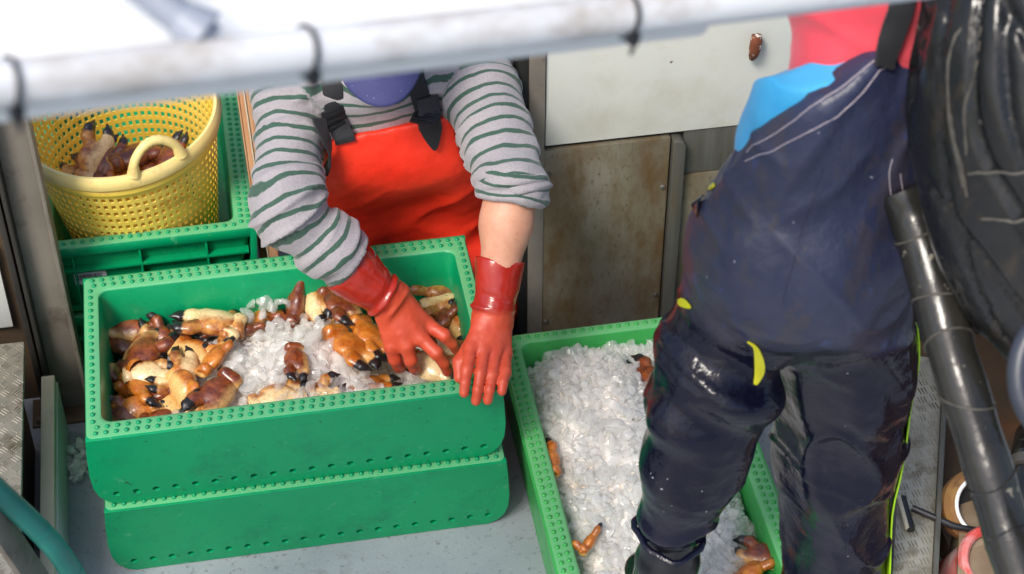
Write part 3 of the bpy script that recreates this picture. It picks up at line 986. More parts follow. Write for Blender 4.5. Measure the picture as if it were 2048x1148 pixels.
BASKET_CLAWS = [
    (0.042, 0.780, 0.470, 65, -50, 30, 1.02, 1, 2, 'pale crab claw standing against the left inside of the basket'),
    (0.064, 0.771, 0.460, 60, 80, 25, 0.94, 0, 0, 'dark brown claw leaning beside the pale one in the basket'),
    (0.127, 0.773, 0.470, 25, 80, 0, 1.02, 2, 0, 'maroon claw lying in the basket behind the handle'),
    (0.195, 0.743, 0.470, 50, 60, 35, 0.94, 1, 0, 'reddish claw pointing up at the right inside of the basket'),
    (0.054, 0.746, 0.440, 190, 70, 0, 0.94, 2, 1, 'orange claw low in the front of the basket'),
    (0.112, 0.744, 0.440, 0, 70, 0, 0.85, 0, 1, 'amber claw behind the front rim of the basket'),
    (0.161, 0.756, 0.445, -30, 80, 0, 0.85, 3, 0, 'dark claw arm under the basket handle'),
    (0.011, 0.771, 0.440, 130, 80, 0, 0.85, 1, 0, 'blackish claw at the left of the basket'),
]
ICE_CLAWS = [
    (1.135, 0.188, 0.188, 110, 70, 0, 0.90, 0, 0, 'brown claw poking from the ice beside the dark trouser leg'),
    (1.125, 0.118, 0.178, 70, 60, 0, 0.90, 2, 1, 'orange claw under ice beside the dark trouser leg'),
    (0.887, 0.007, 0.173, 90, 70, 0, 0.80, 2, 1, 'orange claw bit at the left edge of the crushed ice'),
    (0.928, -0.228, 0.188, 50, 20, 10, 0.55, 3, 1, 'small yellow-brown leg piece lying on the crushed ice'),
    (1.252, -0.294, 0.153, 140, 70, 0, 0.80, 0, 0, 'brown claw in the dark corner right of the crushed ice'),
    (1.223, -0.327, 0.153, 30, 50, 0, 0.80, 1, 1, 'amber claw in the dark corner right of the crushed ice'),
]

for c in CRATE_CLAWS: place_claw(*c, "crab claws in the green crate")
rr_ = random.Random(21)
PLACES = (("against the left wall", 0.080, 0.30, 0.272), ("in the back left corner", 0.095, 0.385, 0.270), ("in the front left corner", 0.095, 0.155, 0.268),
          ("left of the ice heap", 0.215, 0.30, 0.300), ("between the left wall and the ice", 0.155, 0.215, 0.292), ("along the back wall", 0.36, 0.395, 0.292), ("in the back right corner", 0.69, 0.37, 0.252))
for pl, px_, py_, pz_ in PLACES:                                # jumble under and between the named claws
    for m_, colour in enumerate(("dark brown", "orange", "pale cream")):
        sx = 0.11 if "back wall" in pl else 0.022
        place_claw(px_ + (m_ - 1) * sx + rr_.uniform(-.01, .01), py_ + rr_.uniform(-0.035, 0.02) * (0.4 if "back wall" in pl else 1), pz_ + rr_.uniform(-.008, .012), rr_.uniform(0, 360), rr_.choice((80, -75, 60, -60)),
                   rr_.uniform(-15, 25), rr_.uniform(0.72, 0.95), rr_.randrange(4), m_, colour + " claw half hidden " + pl + " of the crab crate", "half hidden crab claws in the green crate")
for c in BASKET_CLAWS: place_claw(*c, "crab claws in the yellow basket")
for c in ICE_CLAWS: place_claw(*c, "crab claws in the ice crate")

# ------------------------------------------------------------------ crushed ice
def ice_mat(name, tint, clear, rough):
    """lump of ice: surface gloss over a partly clear, partly cloudy body"""
    m, nt, b = node_mat(name)
    nt.nodes.remove(b)
    out = nt.nodes["Material Output"]
    v = coords(nt)
    n1 = noise(nt, v, 40, 4, 0.6)
    bp = nt.nodes.new("ShaderNodeBump"); bp.inputs["Strength"].default_value = 0.35; bp.inputs["Distance"].default_value = 0.0015
    nt.links.new(noise(nt, v, 150, 3, 0.6), bp.inputs["Height"])
    df = nt.nodes.new("ShaderNodeBsdfDiffuse"); df.inputs["Color"].default_value = tint
    tl = nt.nodes.new("ShaderNodeBsdfTranslucent"); tl.inputs["Color"].default_value = tint
    dt = nt.nodes.new("ShaderNodeMixShader"); dt.inputs[0].default_value = 0.55
    nt.links.new(df.outputs[0], dt.inputs[1]); nt.links.new(tl.outputs[0], dt.inputs[2])
    tp = nt.nodes.new("ShaderNodeBsdfTransparent"); tp.inputs["Color"].default_value = (0.985, 0.995, 0.99, 1)
    body = nt.nodes.new("ShaderNodeMixShader")
    nt.links.new(ramp(nt, n1, [(0.36, g(clear)), (0.66, g(clear * 0.72))]), body.inputs[0])
    nt.links.new(dt.outputs[0], body.inputs[1]); nt.links.new(tp.outputs[0], body.inputs[2])
    gl = nt.nodes.new("ShaderNodeBsdfGlossy"); gl.inputs["Roughness"].default_value = rough
    lw = nt.nodes.new("ShaderNodeLayerWeight"); lw.inputs["Blend"].default_value = 0.5
    ge = nt.nodes.new("ShaderNodeNewGeometry")
    inv = nt.nodes.new("ShaderNodeMath"); inv.operation = 'SUBTRACT'; inv.inputs[0].default_value = 1.0
    nt.links.new(ge.outputs["Backfacing"], inv.inputs[1])
    fz = nt.nodes.new("ShaderNodeMath"); fz.operation = 'MULTIPLY'
    nt.links.new(ramp(nt, lw.outputs["Facing"], [(0.0, g(0.035)), (0.5, g(0.06)), (0.8, g(0.20)), (1.0, g(0.6))]), fz.inputs[0])
    nt.links.new(inv.outputs[0], fz.inputs[1])
    for q in (df, tl, gl, lw): nt.links.new(bp.outputs[0], q.inputs["Normal"])
    mx = nt.nodes.new("ShaderNodeMixShader")
    nt.links.new(fz.outputs[0], mx.inputs[0]); nt.links.new(body.outputs[0], mx.inputs[1]); nt.links.new(gl.outputs[0], mx.inputs[2])
    nt.links.new(mx.outputs[0], out.inputs["Surface"])
    return m
M_ice = ice_mat("clear_ice", (0.985, 0.97, 0.955, 1), 0.70, 0.03)
M_ice2 = ice_mat("frosted_ice", (0.99, 0.98, 0.965, 1), 0.55, 0.03)
M_bed = pmat("packed_ice", lin(250, 247, 243), lin(244, 236, 227), 20, 0.35, 0.5, bstr=0.8, bdist=0.006, bscale=70,
             dirt=lin(206, 178, 152), dirt_amt=(0.54, 0.76), dirt_scale=9)

def ico(sub):
    bm = bmesh.new(); bmesh.ops.create_icosphere(bm, subdivisions=sub, radius=1.0)
    V = np.array([v.co[:] for v in bm.verts]); F = np.array([[v.index for v in f.verts] for f in bm.faces]); bm.free()
    return V, F
ICO = ico(2)
def ice_shapes(rs):
    S = []
    for k in range(24):
        V = ICO[0].copy()
        V = V * (1 + 0.45 * fbm(V * 1.4 + k * 9.7, 2)[:, None])
        for _ in range(rs.integers(4, 8)):                     # broken flat facets
            nrm = rs.normal(size=3); nrm /= np.linalg.norm(nrm); c = rs.uniform(0.38, 0.78)
            d = V @ nrm - c
            V = V - np.outer(np.maximum(d, 0) * 0.97, nrm)
        V = V * np.array([rs.uniform(0.9, 1.6), rs.uniform(0.7, 1.1), rs.uniform(0.5, 0.9)])
        S.append(V)
    return S
def ice_heap(name, P, sizes, material, seed, label):
    rs = np.random.default_rng(seed)
    S = ice_shapes(rs)
    n = len(P); nv = len(ICO[0])
    VV = np.empty((n, nv, 3))
    for i in range(n):
        q = rs.normal(size=4); q /= np.linalg.norm(q)
        w, x, y, z = q
        M = np.array([[1 - 2 * (y * y + z * z), 2 * (x * y - z * w), 2 * (x * z + y * w)], [2 * (x * y + z * w), 1 - 2 * (x * x + z * z), 2 * (y * z - x * w)], [2 * (x * z - y * w), 2 * (y * z + x * w), 1 - 2 * (x * x + y * y)]])
        VV[i] = (S[rs.integers(len(S))] * sizes[i]) @ M.T + P[i]
    FF = (ICO[1][None] + (np.arange(n) * nv)[:, None, None]).reshape(-1, 3)
    me = mesh_np(name, VV.reshape(-1, 3), FF, True, 38)
    o = link(name, me, material)
    return tag(o, label, "ice", None, "stuff")
def bed(name, H, x0, x1, y0, y1, zf, drop, n=(60, 40), label=""):
    xs = np.linspace(x0, x1, n[0]); ys = np.linspace(y0, y1, n[1])
    X, Y = np.meshgrid(xs, ys, indexing='ij')
    Z = np.maximum(H(X, Y) - drop + 0.006 * fbm(np.stack([X * 40, Y * 40, X * 0], -1), 3), zf)
    V = np.stack([X, Y, Z], -1).reshape(-1, 3)
    F = [(i * n[1] + j, (i + 1) * n[1] + j, (i + 1) * n[1] + j + 1, i * n[1] + j + 1) for i in range(n[0] - 1) for j in range(n[1] - 1)]
    return tag(link(name, mesh_np(name, V, F), M_bed), label, "ice", None, "stuff")

rs = np.random.default_rng(5)
def HA(x, y):
    h = 0.295 + 0.040 * np.exp(-(((x - 0.36) / 0.13) ** 2 + ((y - 0.22) / 0.10) ** 2)) + 0.022 * np.exp(-(((x - 0.47) / 0.07) ** 2 + ((y - 0.31) / 0.08) ** 2))
    h = h - 0.035 * np.exp(-((x - 0.07) / 0.06) ** 2)
    drop = np.clip((x - 0.50 - 0.20 * (0.30 - y)) / 0.13, 0, 1)
    h = h - 0.085 * drop * drop * (3 - 2 * drop)
    back = np.clip((y - 0.37) / 0.06, 0, 1)
    return h - 0.03 * back + 0.008 * fbm(np.stack([x * 14, y * 14, x * 0 + 3], -1), 2)
bed("packed_ice", HA, 0.052, 0.748, 0.062, 0.402, 0.2140, 0.018, label="packed ice under the crab claws in the green crate")
P = []; SZ = []
while len(P) < 900:
    x, y = rs.uniform(0.055, 0.745), rs.uniform(0.085, 0.405)
    h = float(HA(np.array(x), np.array(y)))
    if x > 0.60 and rs.random() < 0.75: continue
    if x < 0.16 and rs.random() < 0.55: continue
    if y > 0.34 and x < 0.45 and rs.random() < 0.5: continue
    k = rs.integers(0, 3)
    P.append((x, y, max(h - 0.020 + 0.011 * k + rs.uniform(-.004, .004), 0.2235))); SZ.append(0.006 + 0.016 * rs.random() ** 2)
ice_heap("crushed_ice", np.array(P), SZ, M_ice, 11, "loose clear ice lumps among the crab claws in the green crate")
# a few lumps along the back wall and right part
P = []; SZ = []
for (x, y, z, n_) in ((0.375, 0.405, 0.325, 9), (0.335, 0.39, 0.315, 7), (0.655, 0.405, 0.275, 7), (0.645, 0.40, 0.262, 5), (0.62, 0.19, 0.238, 26), (0.57, 0.16, 0.25, 22)):
    for _ in range(n_):
        P.append((x + rs.normal() * 0.02, y + rs.normal() * 0.012, z + rs.uniform(-0.006, 0.008))); SZ.append(rs.uniform(0.009, 0.015))
ice_heap("scattered_ice", np.array(P), SZ, M_ice, 12, "scattered ice lumps on the crate floor near the gloves")

def HC(x, y):
    u = (x - 1.08) / 0.175; v = (y + 0.04) / 0.35
    h = 0.150 + 0.062 * np.exp(-(((x - 1.02) / 0.13) ** 2 + ((y - 0.16) / 0.13) ** 2)) + 0.075 * np.exp(-(((x - 1.08) / 0.13) ** 2 + ((y + 0.10) / 0.20) ** 2))
    h = h - 0.055 * np.exp(-(((x - 1.265) / 0.06) ** 2 + ((y + 0.32) / 0.09) ** 2)) - 0.028 * np.clip(np.abs(u) - 0.75, 0, 1) / 0.25
    return h + 0.012 * fbm(np.stack([x * 16, y * 16, x * 0 + 8], -1), 3)
bed("packed_ice", HC, 0.902, 1.258, -0.395, 0.318, 0.016, 0.003, (90, 150), "packed ice filling the bright green crate")
P = []; SZ = []
while len(P) < 4200:
    x, y = rs.uniform(0.904, 1.258), rs.uniform(-0.395, 0.318)
    if (x - 1.265) ** 2 + (y + 0.33) ** 2 < 0.05 ** 2: continue
    h = float(HC(np.array(x), np.array(y)))
    P.append((x, y, h + rs.uniform(-0.008, 0.009))); SZ.append(0.0045 + 0.014 * rs.random() ** 2.2)
ice_heap("crushed_ice", np.array(P), SZ, M_ice2, 13, "heaped crushed ice in the bright green crate")
P = [(-0.068 + rs.normal() * 0.012, 0.31 + rs.normal() * 0.025, 0.008 + abs(rs.normal()) * 0.018) for _ in range(60)]
ice_heap("spilled_ice", np.array(P), rs.uniform(0.006, 0.012, 60), M_ice2, 14, "small pile of spilled ice on the deck behind the cream board")
# ------------------------------------------------------------------ worker in the striped shirt
#SDF-BEGIN
W1 = dict(pelvis=(0.70, 0.74, 0.36), waist=(0.69, 0.69, 0.50), chest=(0.664, 0.600, 0.65), top=(0.648, 0.555, 0.765), neck=(0.640, 0.49, 0.83),
          shR=(0.462, 0.560, 0.735), elR=(0.428, 0.315, 0.640), wrR=(0.612, 0.243, 0.447),
          shL=(0.838, 0.545, 0.745), elL=(0.862, 0.265, 0.684), wrL=(0.801, 0.128, 0.474))
X1 = np.array((1.0, 0, 0))
def lat(p, c, hw, ra):
    c = np.asarray(c, float)
    return cap(p, c - X1 * hw, c + X1 * hw, ra, ra)
def w1_torso(p):
    d = lat(p, W1['pelvis'], 0.075, 0.125)
    d = smin(d, lat(p, W1['waist'], 0.080, 0.115), 0.10)
    d = smin(d, lat(p, W1['chest'], 0.085, 0.112), 0.10)
    d = smin(d, lat(p, W1['top'], 0.12, 0.070), 0.07)
    d = smin(d, cap(p, W1['top'], W1['neck'], 0.075, 0.058), 0.05)
    return d
def w1_sleeveR(p):
    mid = tuple(np.array(W1['elR']) * 0.60 + np.array(W1['wrR']) * 0.40)
    end = tuple(np.array(W1['elR']) * 0.32 + np.array(W1['wrR']) * 0.68)
    return chain(p, [W1['shR'], W1['elR'], mid, end], [0.078, 0.064, 0.055, 0.041], 0.03)
def w1_sleeveL(p):
    a = np.array(W1['elL']); b = np.array(W1['wrL'])
    ax_ = (b - a) / np.linalg.norm(b - a)
    d = chain(p, [W1['shL'], W1['elL'], tuple(a * 0.9 + b * 0.1)], [0.079, 0.062, 0.060], 0.03)
    return smax(d, np.where((p - a) @ (b - np.array(W1['shL'])) > 0, (p - a) @ ax_ - 0.006, -1.0), 0.006)
def w1_shirt(p):
    d = w1_torso(p)
    d = smin(d, w1_sleeveR(p), 0.035)
    return smin(d, w1_sleeveL(p), 0.035)
def w1_thighs(p):
    d = chain(p, [(0.62, 0.72, 0.33), (0.57, 0.60, 0.10), (0.58, 0.95, 0.07)], [0.11, 0.085, 0.075], 0.03)
    return smin(d, chain(p, [(0.78, 0.72, 0.33), (0.83, 0.60, 0.10), (0.82, 0.95, 0.07)], [0.11, 0.085, 0.075], 0.03), 0.05)
W1S = np.array(W1['top']) - np.array(W1['pelvis']); W1S = W1S / np.linalg.norm(W1S)
def w1_edge(x):
    """how far up the spine the bib reaches at lateral position x"""
    u = np.abs(x - 0.652)
    t = np.clip((u - 0.120) / 0.035, 0, 1); t = t * t * (3 - 2 * t)
    return 0.425 - 0.125 * t + 0.02 * (x - 0.65) / 0.12 * 0
def w1_overall(p):
    d = lat(p, W1['pelvis'], 0.085, 0.138)
    d = smin(d, lat(p, (0.684, 0.650, 0.50), 0.100, 0.125), 0.10)
    d = smin(d, lat(p, (0.668, 0.562, 0.60), 0.100, 0.108), 0.08)
    d = smin(d, lat(p, (0.656, 0.572, 0.70), 0.100, 0.100), 0.08)
    d = smin(d, lat(p, (0.652, 0.558, 0.76), 0.098, 0.085), 0.06)
    d = smin(d, w1_thighs(p) - 0.006, 0.07)
    s = (p - np.array(W1['pelvis'])) @ W1S + np.clip((p[..., 1] - 0.470) * 1.0, -0.02, 0.10)
    return smax(d, s - w1_edge(p[..., 0]), 0.008)
#SDF-END

def ridge(n, k=2.0): return (1 - np.minimum(1, np.abs(n) * 2.2)) ** k

def cloth_mat(name, c1, c2, rough, wscale=700, sheen=0.2, dirt=None):
    m, nt, b = node_mat(name)
    v = coords(nt)
    col = ramp(nt, noise(nt, v, 10, 5, 0.6), [(0.3, c1), (0.7, c2)])
    if dirt: col = mixc(nt, ramp(nt, noise(nt, v, 7, 7, 0.7), [(0.56, g(0)), (0.72, g(0.8))]), col, dirt)
    nt.links.new(col, b.inputs["Base Color"])
    b.inputs["Roughness"].default_value = rough
    b.inputs["Sheen Weight"].default_value = sheen
    b1 = bump(nt, b, noise(nt, v, 28, 4, 0.55), 0.4, 0.006)
    bump(nt, b, noise(nt, v, wscale, 2, 0.5), 0.25, 0.0006, b1)
    return m

# striped jersey: stripe coordinate is stored along sleeves and trunk
def stripe_mat():
    m, nt, b = node_mat("striped_jersey")
    v = coords(nt)
    s = attrnode(nt, "stripe")
    w = nt.nodes.new("ShaderNodeMath"); w.operation = 'MULTIPLY_ADD'
    nt.links.new(noise(nt, v, 14, 3, 0.5), w.inputs[0]); w.inputs[1].default_value = 0.020
    nt.links.new(s, w.inputs[2])
    mu = nt.nodes.new("ShaderNodeMath"); mu.operation = 'MULTIPLY'; mu.inputs[1].default_value = 1 / 0.0285
    nt.links.new(w.outputs[0], mu.inputs[0])
    fr = nt.nodes.new("ShaderNodeMath"); fr.operation = 'FRACT'
    nt.links.new(mu.outputs[0], fr.inputs[0])
    f = ramp(nt, fr.outputs[0], [(0.0, g(0)), (0.32, g(0)), (0.36, g(1)), (0.62, g(1)), (0.66, g(0)), (1.0, g(0))])
    base = ramp(nt, noise(nt, coords(nt, (1, 1, 1)), 260, 4, 0.7), [(0.3, lin(140, 136, 139)), (0.7, lin(162, 156, 159))])
    grn = ramp(nt, noise(nt, v, 240, 4, 0.7), [(0.3, lin(40, 70, 57)), (0.7, lin(58, 88, 74))])
    col = mixc(nt, f, base, grn)
    nt.links.new(col, b.inputs["Base Color"])
    b.inputs["Roughness"].default_value = 0.85
    b.inputs["Sheen Weight"].default_value = 0.25
    b1 = bump(nt, b, noise(nt, v, 30, 4, 0.55), 0.5, 0.006)
    bump(nt, b, noise(nt, v, 900, 2, 0.5), 0.3, 0.0005, b1)
    return m
M_jersey = stripe_mat()
M_bib = cloth_mat("red_oilskin", lin(242, 46, 22), lin(248, 58, 30), 0.55, 500, 0.0)
M_strap = cloth_mat("black_webbing", lin(20, 21, 26), lin(30, 31, 36), 0.7, 800, 0.1)
M_cap = pmat("blue_cap_cloth", lin(50, 52, 98), lin(62, 64, 112), 12, 0.7, 0.8, bstr=0.3, bscale=400, speck=lin(176, 178, 206), speck_scale=150, speck_amt=(0.70, 0.76))
def skin_mat():
    m, nt, b = node_mat("skin")
    v = coords(nt)
    col = ramp(nt, noise(nt, v, 22, 6, 0.65), [(0.3, lin(196, 138, 110)), (0.7, lin(214, 160, 132))])
    col = mixc(nt, ramp(nt, noise(nt, v, 190, 3, 0.6), [(0.58, g(0)), (0.7, g(0.35))]), col, lin(168, 98, 74))
    nt.links.new(col, b.inputs["Base Color"])
    b.inputs["Roughness"].default_value = 0.52
    b.inputs["Subsurface Weight"].default_value = 0.12
    b.inputs["Subsurface Radius"].default_value = (0.012, 0.005, 0.003)
    b.inputs["Subsurface Scale"].default_value = 0.5
    bump(nt, b, noise(nt, v, 340, 4, 0.6), 0.3, 0.0008)
    return m
M_skin = skin_mat()
M_hair = cloth_mat("brown_hair", lin(70, 52, 38), lin(88, 66, 48), 0.6, 900, 0.1)

w1b = (0.69, 0.70, 0.0)
w1 = tag(empty("person", w1b), "worker in grey and green striped shirt, red bib and red gloves sorting claws", "person")

def head_sdf(c, fwd, up):
    """head with nose, brow, jaw and ears; c centre, fwd face direction, up crown direction"""
    c = np.array(c, float); f = np.array(fwd, float); f /= np.linalg.norm(f)
    u = np.array(up, float); u = u - f * (u @ f); u /= np.linalg.norm(u); s = np.cross(u, f)
    Rm = np.stack([s, f, u], 1)
    def fn(p):
        q = (p - c) @ Rm
        d = ell(q, (0, -0.008, 0.025), (0.076, 0.095, 0.088))
        d = smin(d, ell(q, (0, 0.022, -0.050), (0.055, 0.062, 0.062)), 0.04)
        d = smin(d, cap(q, (0, 0.082, 0.008), (0, 0.106, -0.022), 0.008, 0.013), 0.012)
        d = smin(d, cap(q, (-0.032, 0.076, 0.024), (0.032, 0.076, 0.024), 0.011, 0.011), 0.015)
        for sx in (-1, 1):
            d = smin(d, ell(q, (sx * 0.077, -0.008, -0.008), (0.010, 0.022, 0.032)), 0.008)
            d = smax(d, -ell(q, (sx * 0.032, 0.092, 0.008), (0.016, 0.010, 0.009)), 0.008)
        d = smax(d, -cap(q, (-0.02, 0.088, -0.062), (0.02, 0.088, -0.062), 0.004, 0.004), 0.006)
        return d
    return fn, (c, s, f, u)

H1, H1F = head_sdf((0.632, 0.415, 0.972), (-0.05, -0.80, -0.62), (0.0, -0.55, 0.80))
def w1_body(p):
    d = w1_torso(p) + 0.014
    d = smin(d, cap(p, W1['neck'], H1F[0], 0.055, 0.055), 0.03)
    d = smin(d, H1(p), 0.02)
    d = smin(d, chain(p, [W1['shR'], W1['elR'], W1['wrR']], [0.055, 0.040, 0.024], 0.03), 0.03)
    el = np.array(W1['elL']); wr = np.array(W1['wrL'])
    m1 = el * 0.72 + wr * 0.28
    d2 = chain(p, [W1['shL'], W1['elL'], tuple(m1), W1['wrL']], [0.055, 0.046, 0.0475, 0.030], 0.03)
    d = smin(d, d2, 0.03)
    for w, k in (('wrR', (0.65, 0.20, 0.385)), ('wrL', (0.778, 0.07, 0.455))):
        d = smin(d, cap(p, W1[w], np.array(W1[w]) * 0.5 + np.array(k) * 0.5, 0.022, 0.012), 0.01)
    return smin(d, w1_thighs(p) + 0.03, 0.06)
sdf_obj("body", w1_body, (0.34, 0.02, -0.02), (0.99, 1.10, 1.09), 0.0075, M_skin, w1, w1b, rel=3)

def w1_sleeve_coord(V):
    tor = w1_torso(V); dR = w1_sleeveR(V); dL = w1_sleeveL(V)
    sR, _ = along(V, [W1['shR'], W1['elR'], W1['wrR']])
    sL, _ = along(V, [W1['shL'], W1['elL'], W1['wrL']])
    sT = (V - np.array(W1['pelvis'])) @ W1S
    s = np.where(dR < np.minimum(tor, dL), sR + 0.011, np.where(dL < tor, sL, sT))
    return s, tor, dR, dL
def w1_shirt_disp(V):
    s, tor, dR, dL = w1_sleeve_coord(V)
    n1 = fbm(np.stack([V[:, 0] * 9, V[:, 1] * 9, V[:, 2] * 9], -1), 2)
    # ring folds, strongest near the elbows and armpits
    eR = np.exp(-(np.linalg.norm(V - np.array(W1['elR']), axis=1) / 0.11) ** 2)
    eL = np.exp(-(np.linalg.norm(V - np.array(W1['elL']), axis=1) / 0.10) ** 2)
    aa = np.exp(-(np.minimum(np.abs(tor - dR), np.abs(tor - dL)) / 0.03) ** 2)
    sk = V @ np.array([0.5, 0.6, -0.4])
    ring = vnoise(np.stack([s * 34 + sk * 10, V[:, 0] * 7, V[:, 1] * 7], -1))
    ring = 1.6 * (1 - np.minimum(1, np.abs(ring) * 2.0)) ** 1.5 - 0.5
    lo_ = vnoise(np.stack([s * 13 + sk * 9, V[:, 0] * 5 + 3, V[:, 2] * 5], -1))
    return 0.006 * n1 + (0.0045 + 0.0085 * eR + 0.007 * eL + 0.006 * aa) * ring + 0.0085 * lo_
W1SH = sdf_obj("striped_shirt", lambda p: smax(w1_shirt(p), -cap(p, W1['neck'], H1F[0], 0.058, 0.07), 0.01), (0.34, 0.15, 0.22), (0.96, 0.92, 0.92), 0.006, M_jersey, w1, w1b, w1_shirt_disp,
        attrs=lambda V: {"stripe": w1_sleeve_coord(V)[0]})

# rolled cuff above the bare forearm
el = np.array(W1['elL']); wr = np.array(W1['wrL']); ax = (wr - el) / np.linalg.norm(wr - el)
def w1_cuff(p):
    q = p - (el + ax * 0.000)
    t = q @ ax
    rad = np.linalg.norm(q - t[..., None] * ax, axis=-1)
    d = np.sqrt(np.maximum(np.abs(t) - 0.018, 0) ** 2 + (rad - 0.0600) ** 2) - 0.0125
    return d
sdf_obj("rolled_cuff", w1_cuff, (0.74, 0.13, 0.54), (0.97, 0.40, 0.81), 0.004, M_jersey, w1, w1b,
        lambda V: 0.0045 * vnoise(np.stack([((V - el) @ ax) * 80 + V[:, 0] * 22, V[:, 1] * 14, V[:, 2] * 12], -1)) + 0.004 * fbm(V * 26, 2),
        attrs=lambda V: {"stripe": ((V - el) @ ax) * 1.3 + 0.010 * vnoise(V * 22) + 0.012})

def w1_bib_disp(V):
    x, z = V[:, 0], V[:, 2]
    s = (V - np.array(W1['pelvis'])) @ W1S
    fall = np.clip((0.33 - s) / 0.2, 0, 1)
    v1 = vnoise(np.stack([x * 10 + z * 4, z * 3.0, V[:, 1] * 3], -1))
    diag = vnoise(np.stack([(x - z * 0.9) * 10, (x + z) * 2.5, V[:, 1] * 2 + 5], -1))
    fine = fbm(V * 30, 2)
    return fall * (0.014 * v1 + 0.012 * (1 - 2 * np.abs(diag))) + 0.0018 * fine
W1O = sdf_obj("bib_overalls", w1_overall, (0.43, 0.40, -0.03), (0.97, 1.06, 0.80), 0.0065, M_bib, w1, w1b, w1_bib_disp)

def snap(f, p, off):
    p = np.array(p, float)[None]
    for _ in range(6):
        p = p - grad(f, p) * (f(p) - off)[:, None]
    return p[0], grad(f, p)[0]
w1_outer = lambda p: np.minimum(w1_overall(p), w1_shirt(p))
def strap(name, pts, width, thick, f, off, m, par, base, n=16, sn=None):
    """webbing that follows a surface through the given points"""
    pts = [np.array(q, float) for q in pts]
    P = []; Nn = []
    for i in range(n):
        t = i / (n - 1) * (len(pts) - 1); k = min(int(t), len(pts) - 2); u = t - k
        q, nn = sn(pts[k] * (1 - u) + pts[k + 1] * u, off) if sn else snap(f, pts[k] * (1 - u) + pts[k + 1] * u, off)
        P.append(q); Nn.append(nn)
    P = np.array(P); Nn = np.array(Nn)
    for _ in range(2):
        P[1:-1] = 0.5 * P[1:-1] + 0.25 * (P[:-2] + P[2:]); Nn[1:-1] = 0.5 * Nn[1:-1] + 0.25 * (Nn[:-2] + Nn[2:])
    return MB().ribbon([p - np.array(base) for p in P], Nn, width, thick).build(name, m, par, 0.0006)
strap("shoulder_strap", [(0.566, 0.64, 0.85), (0.548, 0.545, 0.865), (0.536, 0.47, 0.82), (0.556, 0.45, 0.715), (0.560, 0.45, 0.69)], 0.040, 0.004, w1_outer, 0.004, M_strap, w1, w1b, 22)
strap("shoulder_strap", [(0.722, 0.64, 0.85), (0.722, 0.545, 0.865), (0.714, 0.47, 0.82), (0.722, 0.45, 0.755), (0.728, 0.45, 0.70)], 0.040, 0.004, w1_outer, 0.004, M_strap, w1, w1b, 22)
strap("strap_tail", [(0.520, 0.44, 0.765), (0.508, 0.43, 0.72), (0.510, 0.43, 0.675), (0.516, 0.43, 0.640)], 0.036, 0.004, w1_outer, 0.011, M_strap, w1, w1b)
strap("strap_tail", [(0.728, 0.44, 0.77), (0.729, 0.44, 0.73), (0.733, 0.43, 0.69), (0.737, 0.43, 0.657)], [0.044] * 9 + [0.04, 0.036, 0.03, 0.026, 0.02, 0.014, 0.006], 0.004, w1_outer, 0.012, M_strap, w1, w1b)
for x in (0.549, 0.722):
    q, nn = snap(w1_outer, (x, 0.45, 0.742), 0.012)
    Mx = Matrix.Translation(Vector(q - np.array(w1b))) @ Vector(nn).to_track_quat('Z', 'Y').to_matrix().to_4x4()
    b_ = MB().box(-0.026, 0.026, -0.024, 0.024, -0.003, 0.003, Mx).build("buckle", M_black, w1, 0.002)
    for yy in (-0.014, 0.0, 0.014):
        MB().box(-0.022, 0.022, yy - 0.003, yy + 0.003, 0.0032, 0.0065, Mx).build("buckle_bar", M_black, b_, 0.001)

# blue cap
hc, hs, hf, hu = H1F
Rm = np.stack([hs, hf, hu], 1)
def w1_cap(p):
    q = (p - hc) @ Rm
    d = ell(q, (0, -0.006, 0.036), (0.088, 0.104, 0.088))
    d = smax(d, -(q[..., 2] - 0.028 - 0.0 * q[..., 1]), 0.006)
    return smax(d, -ell(q, (0, -0.006, 0.036), (0.080, 0.096, 0.080)), 0.003)
sdf_obj("cap", w1_cap, hc - 0.15, hc + 0.15, 0.005, M_cap, w1, w1b, lambda V: 0.0015 * fbm(V * 30, 2))
V = []; F = []
nu, nv = 25, 9
for i in range(nu):
    a = R(-72 + 144 * i / (nu - 1))
    for j in range(nv):
        t = j / (nv - 1)
        xx = math.sin(a) * (0.086 + 0.004 * t); yy = -0.006 + math.cos(a) * 0.10 + t * 0.062 * max(0.0, math.cos(a * 1.22)) ** 0.6
        zz = 0.034 - 0.030 * (xx / 0.09) ** 2 - 0.014 * t
        V.append(hc + Rm @ np.array([xx, yy, zz]) - np.array(w1b))
F = [(i * nv + j, (i + 1) * nv + j, (i + 1) * nv + j + 1, i * nv + j + 1) for i in range(nu - 1) for j in range(nv - 1)]
vis = link("cap_visor", mesh_np("cap_visor", V, F), M_cap, w1)
sd = vis.modifiers.new("thickness", 'SOLIDIFY'); sd.thickness = 0.004; sd.offset = 0

# ------------------------------------------------------------------ red gloves
def glove_mat():
    m, nt, b = node_mat("red_glove")
    v = coords(nt)
    cu = attrnode(nt, "cuff")
    hand = ramp(nt, noise(nt, v, 24, 5, 0.6), [(0.3, lin(194, 70, 44)), (0.7, lin(212, 86, 56))])
    cuf = ramp(nt, noise(nt, v, 18, 5, 0.6), [(0.3, lin(156, 36, 26)), (0.7, lin(176, 46, 34))])
    col = mixc(nt, cu, hand, cuf)
    nt.links.new(col, b.inputs["Base Color"])
    rg = ramp(nt, cu, [(0.0, g(0.46)), (1.0, g(0.2))])
    nt.links.new(rg, b.inputs["Roughness"])
    b.inputs["Specular IOR Level"].default_value = 0.55
    bump(nt, b, noise(nt, v, 260, 4, 0.6), 0.25, 0.0008)
    return m
M_glove = glove_mat()

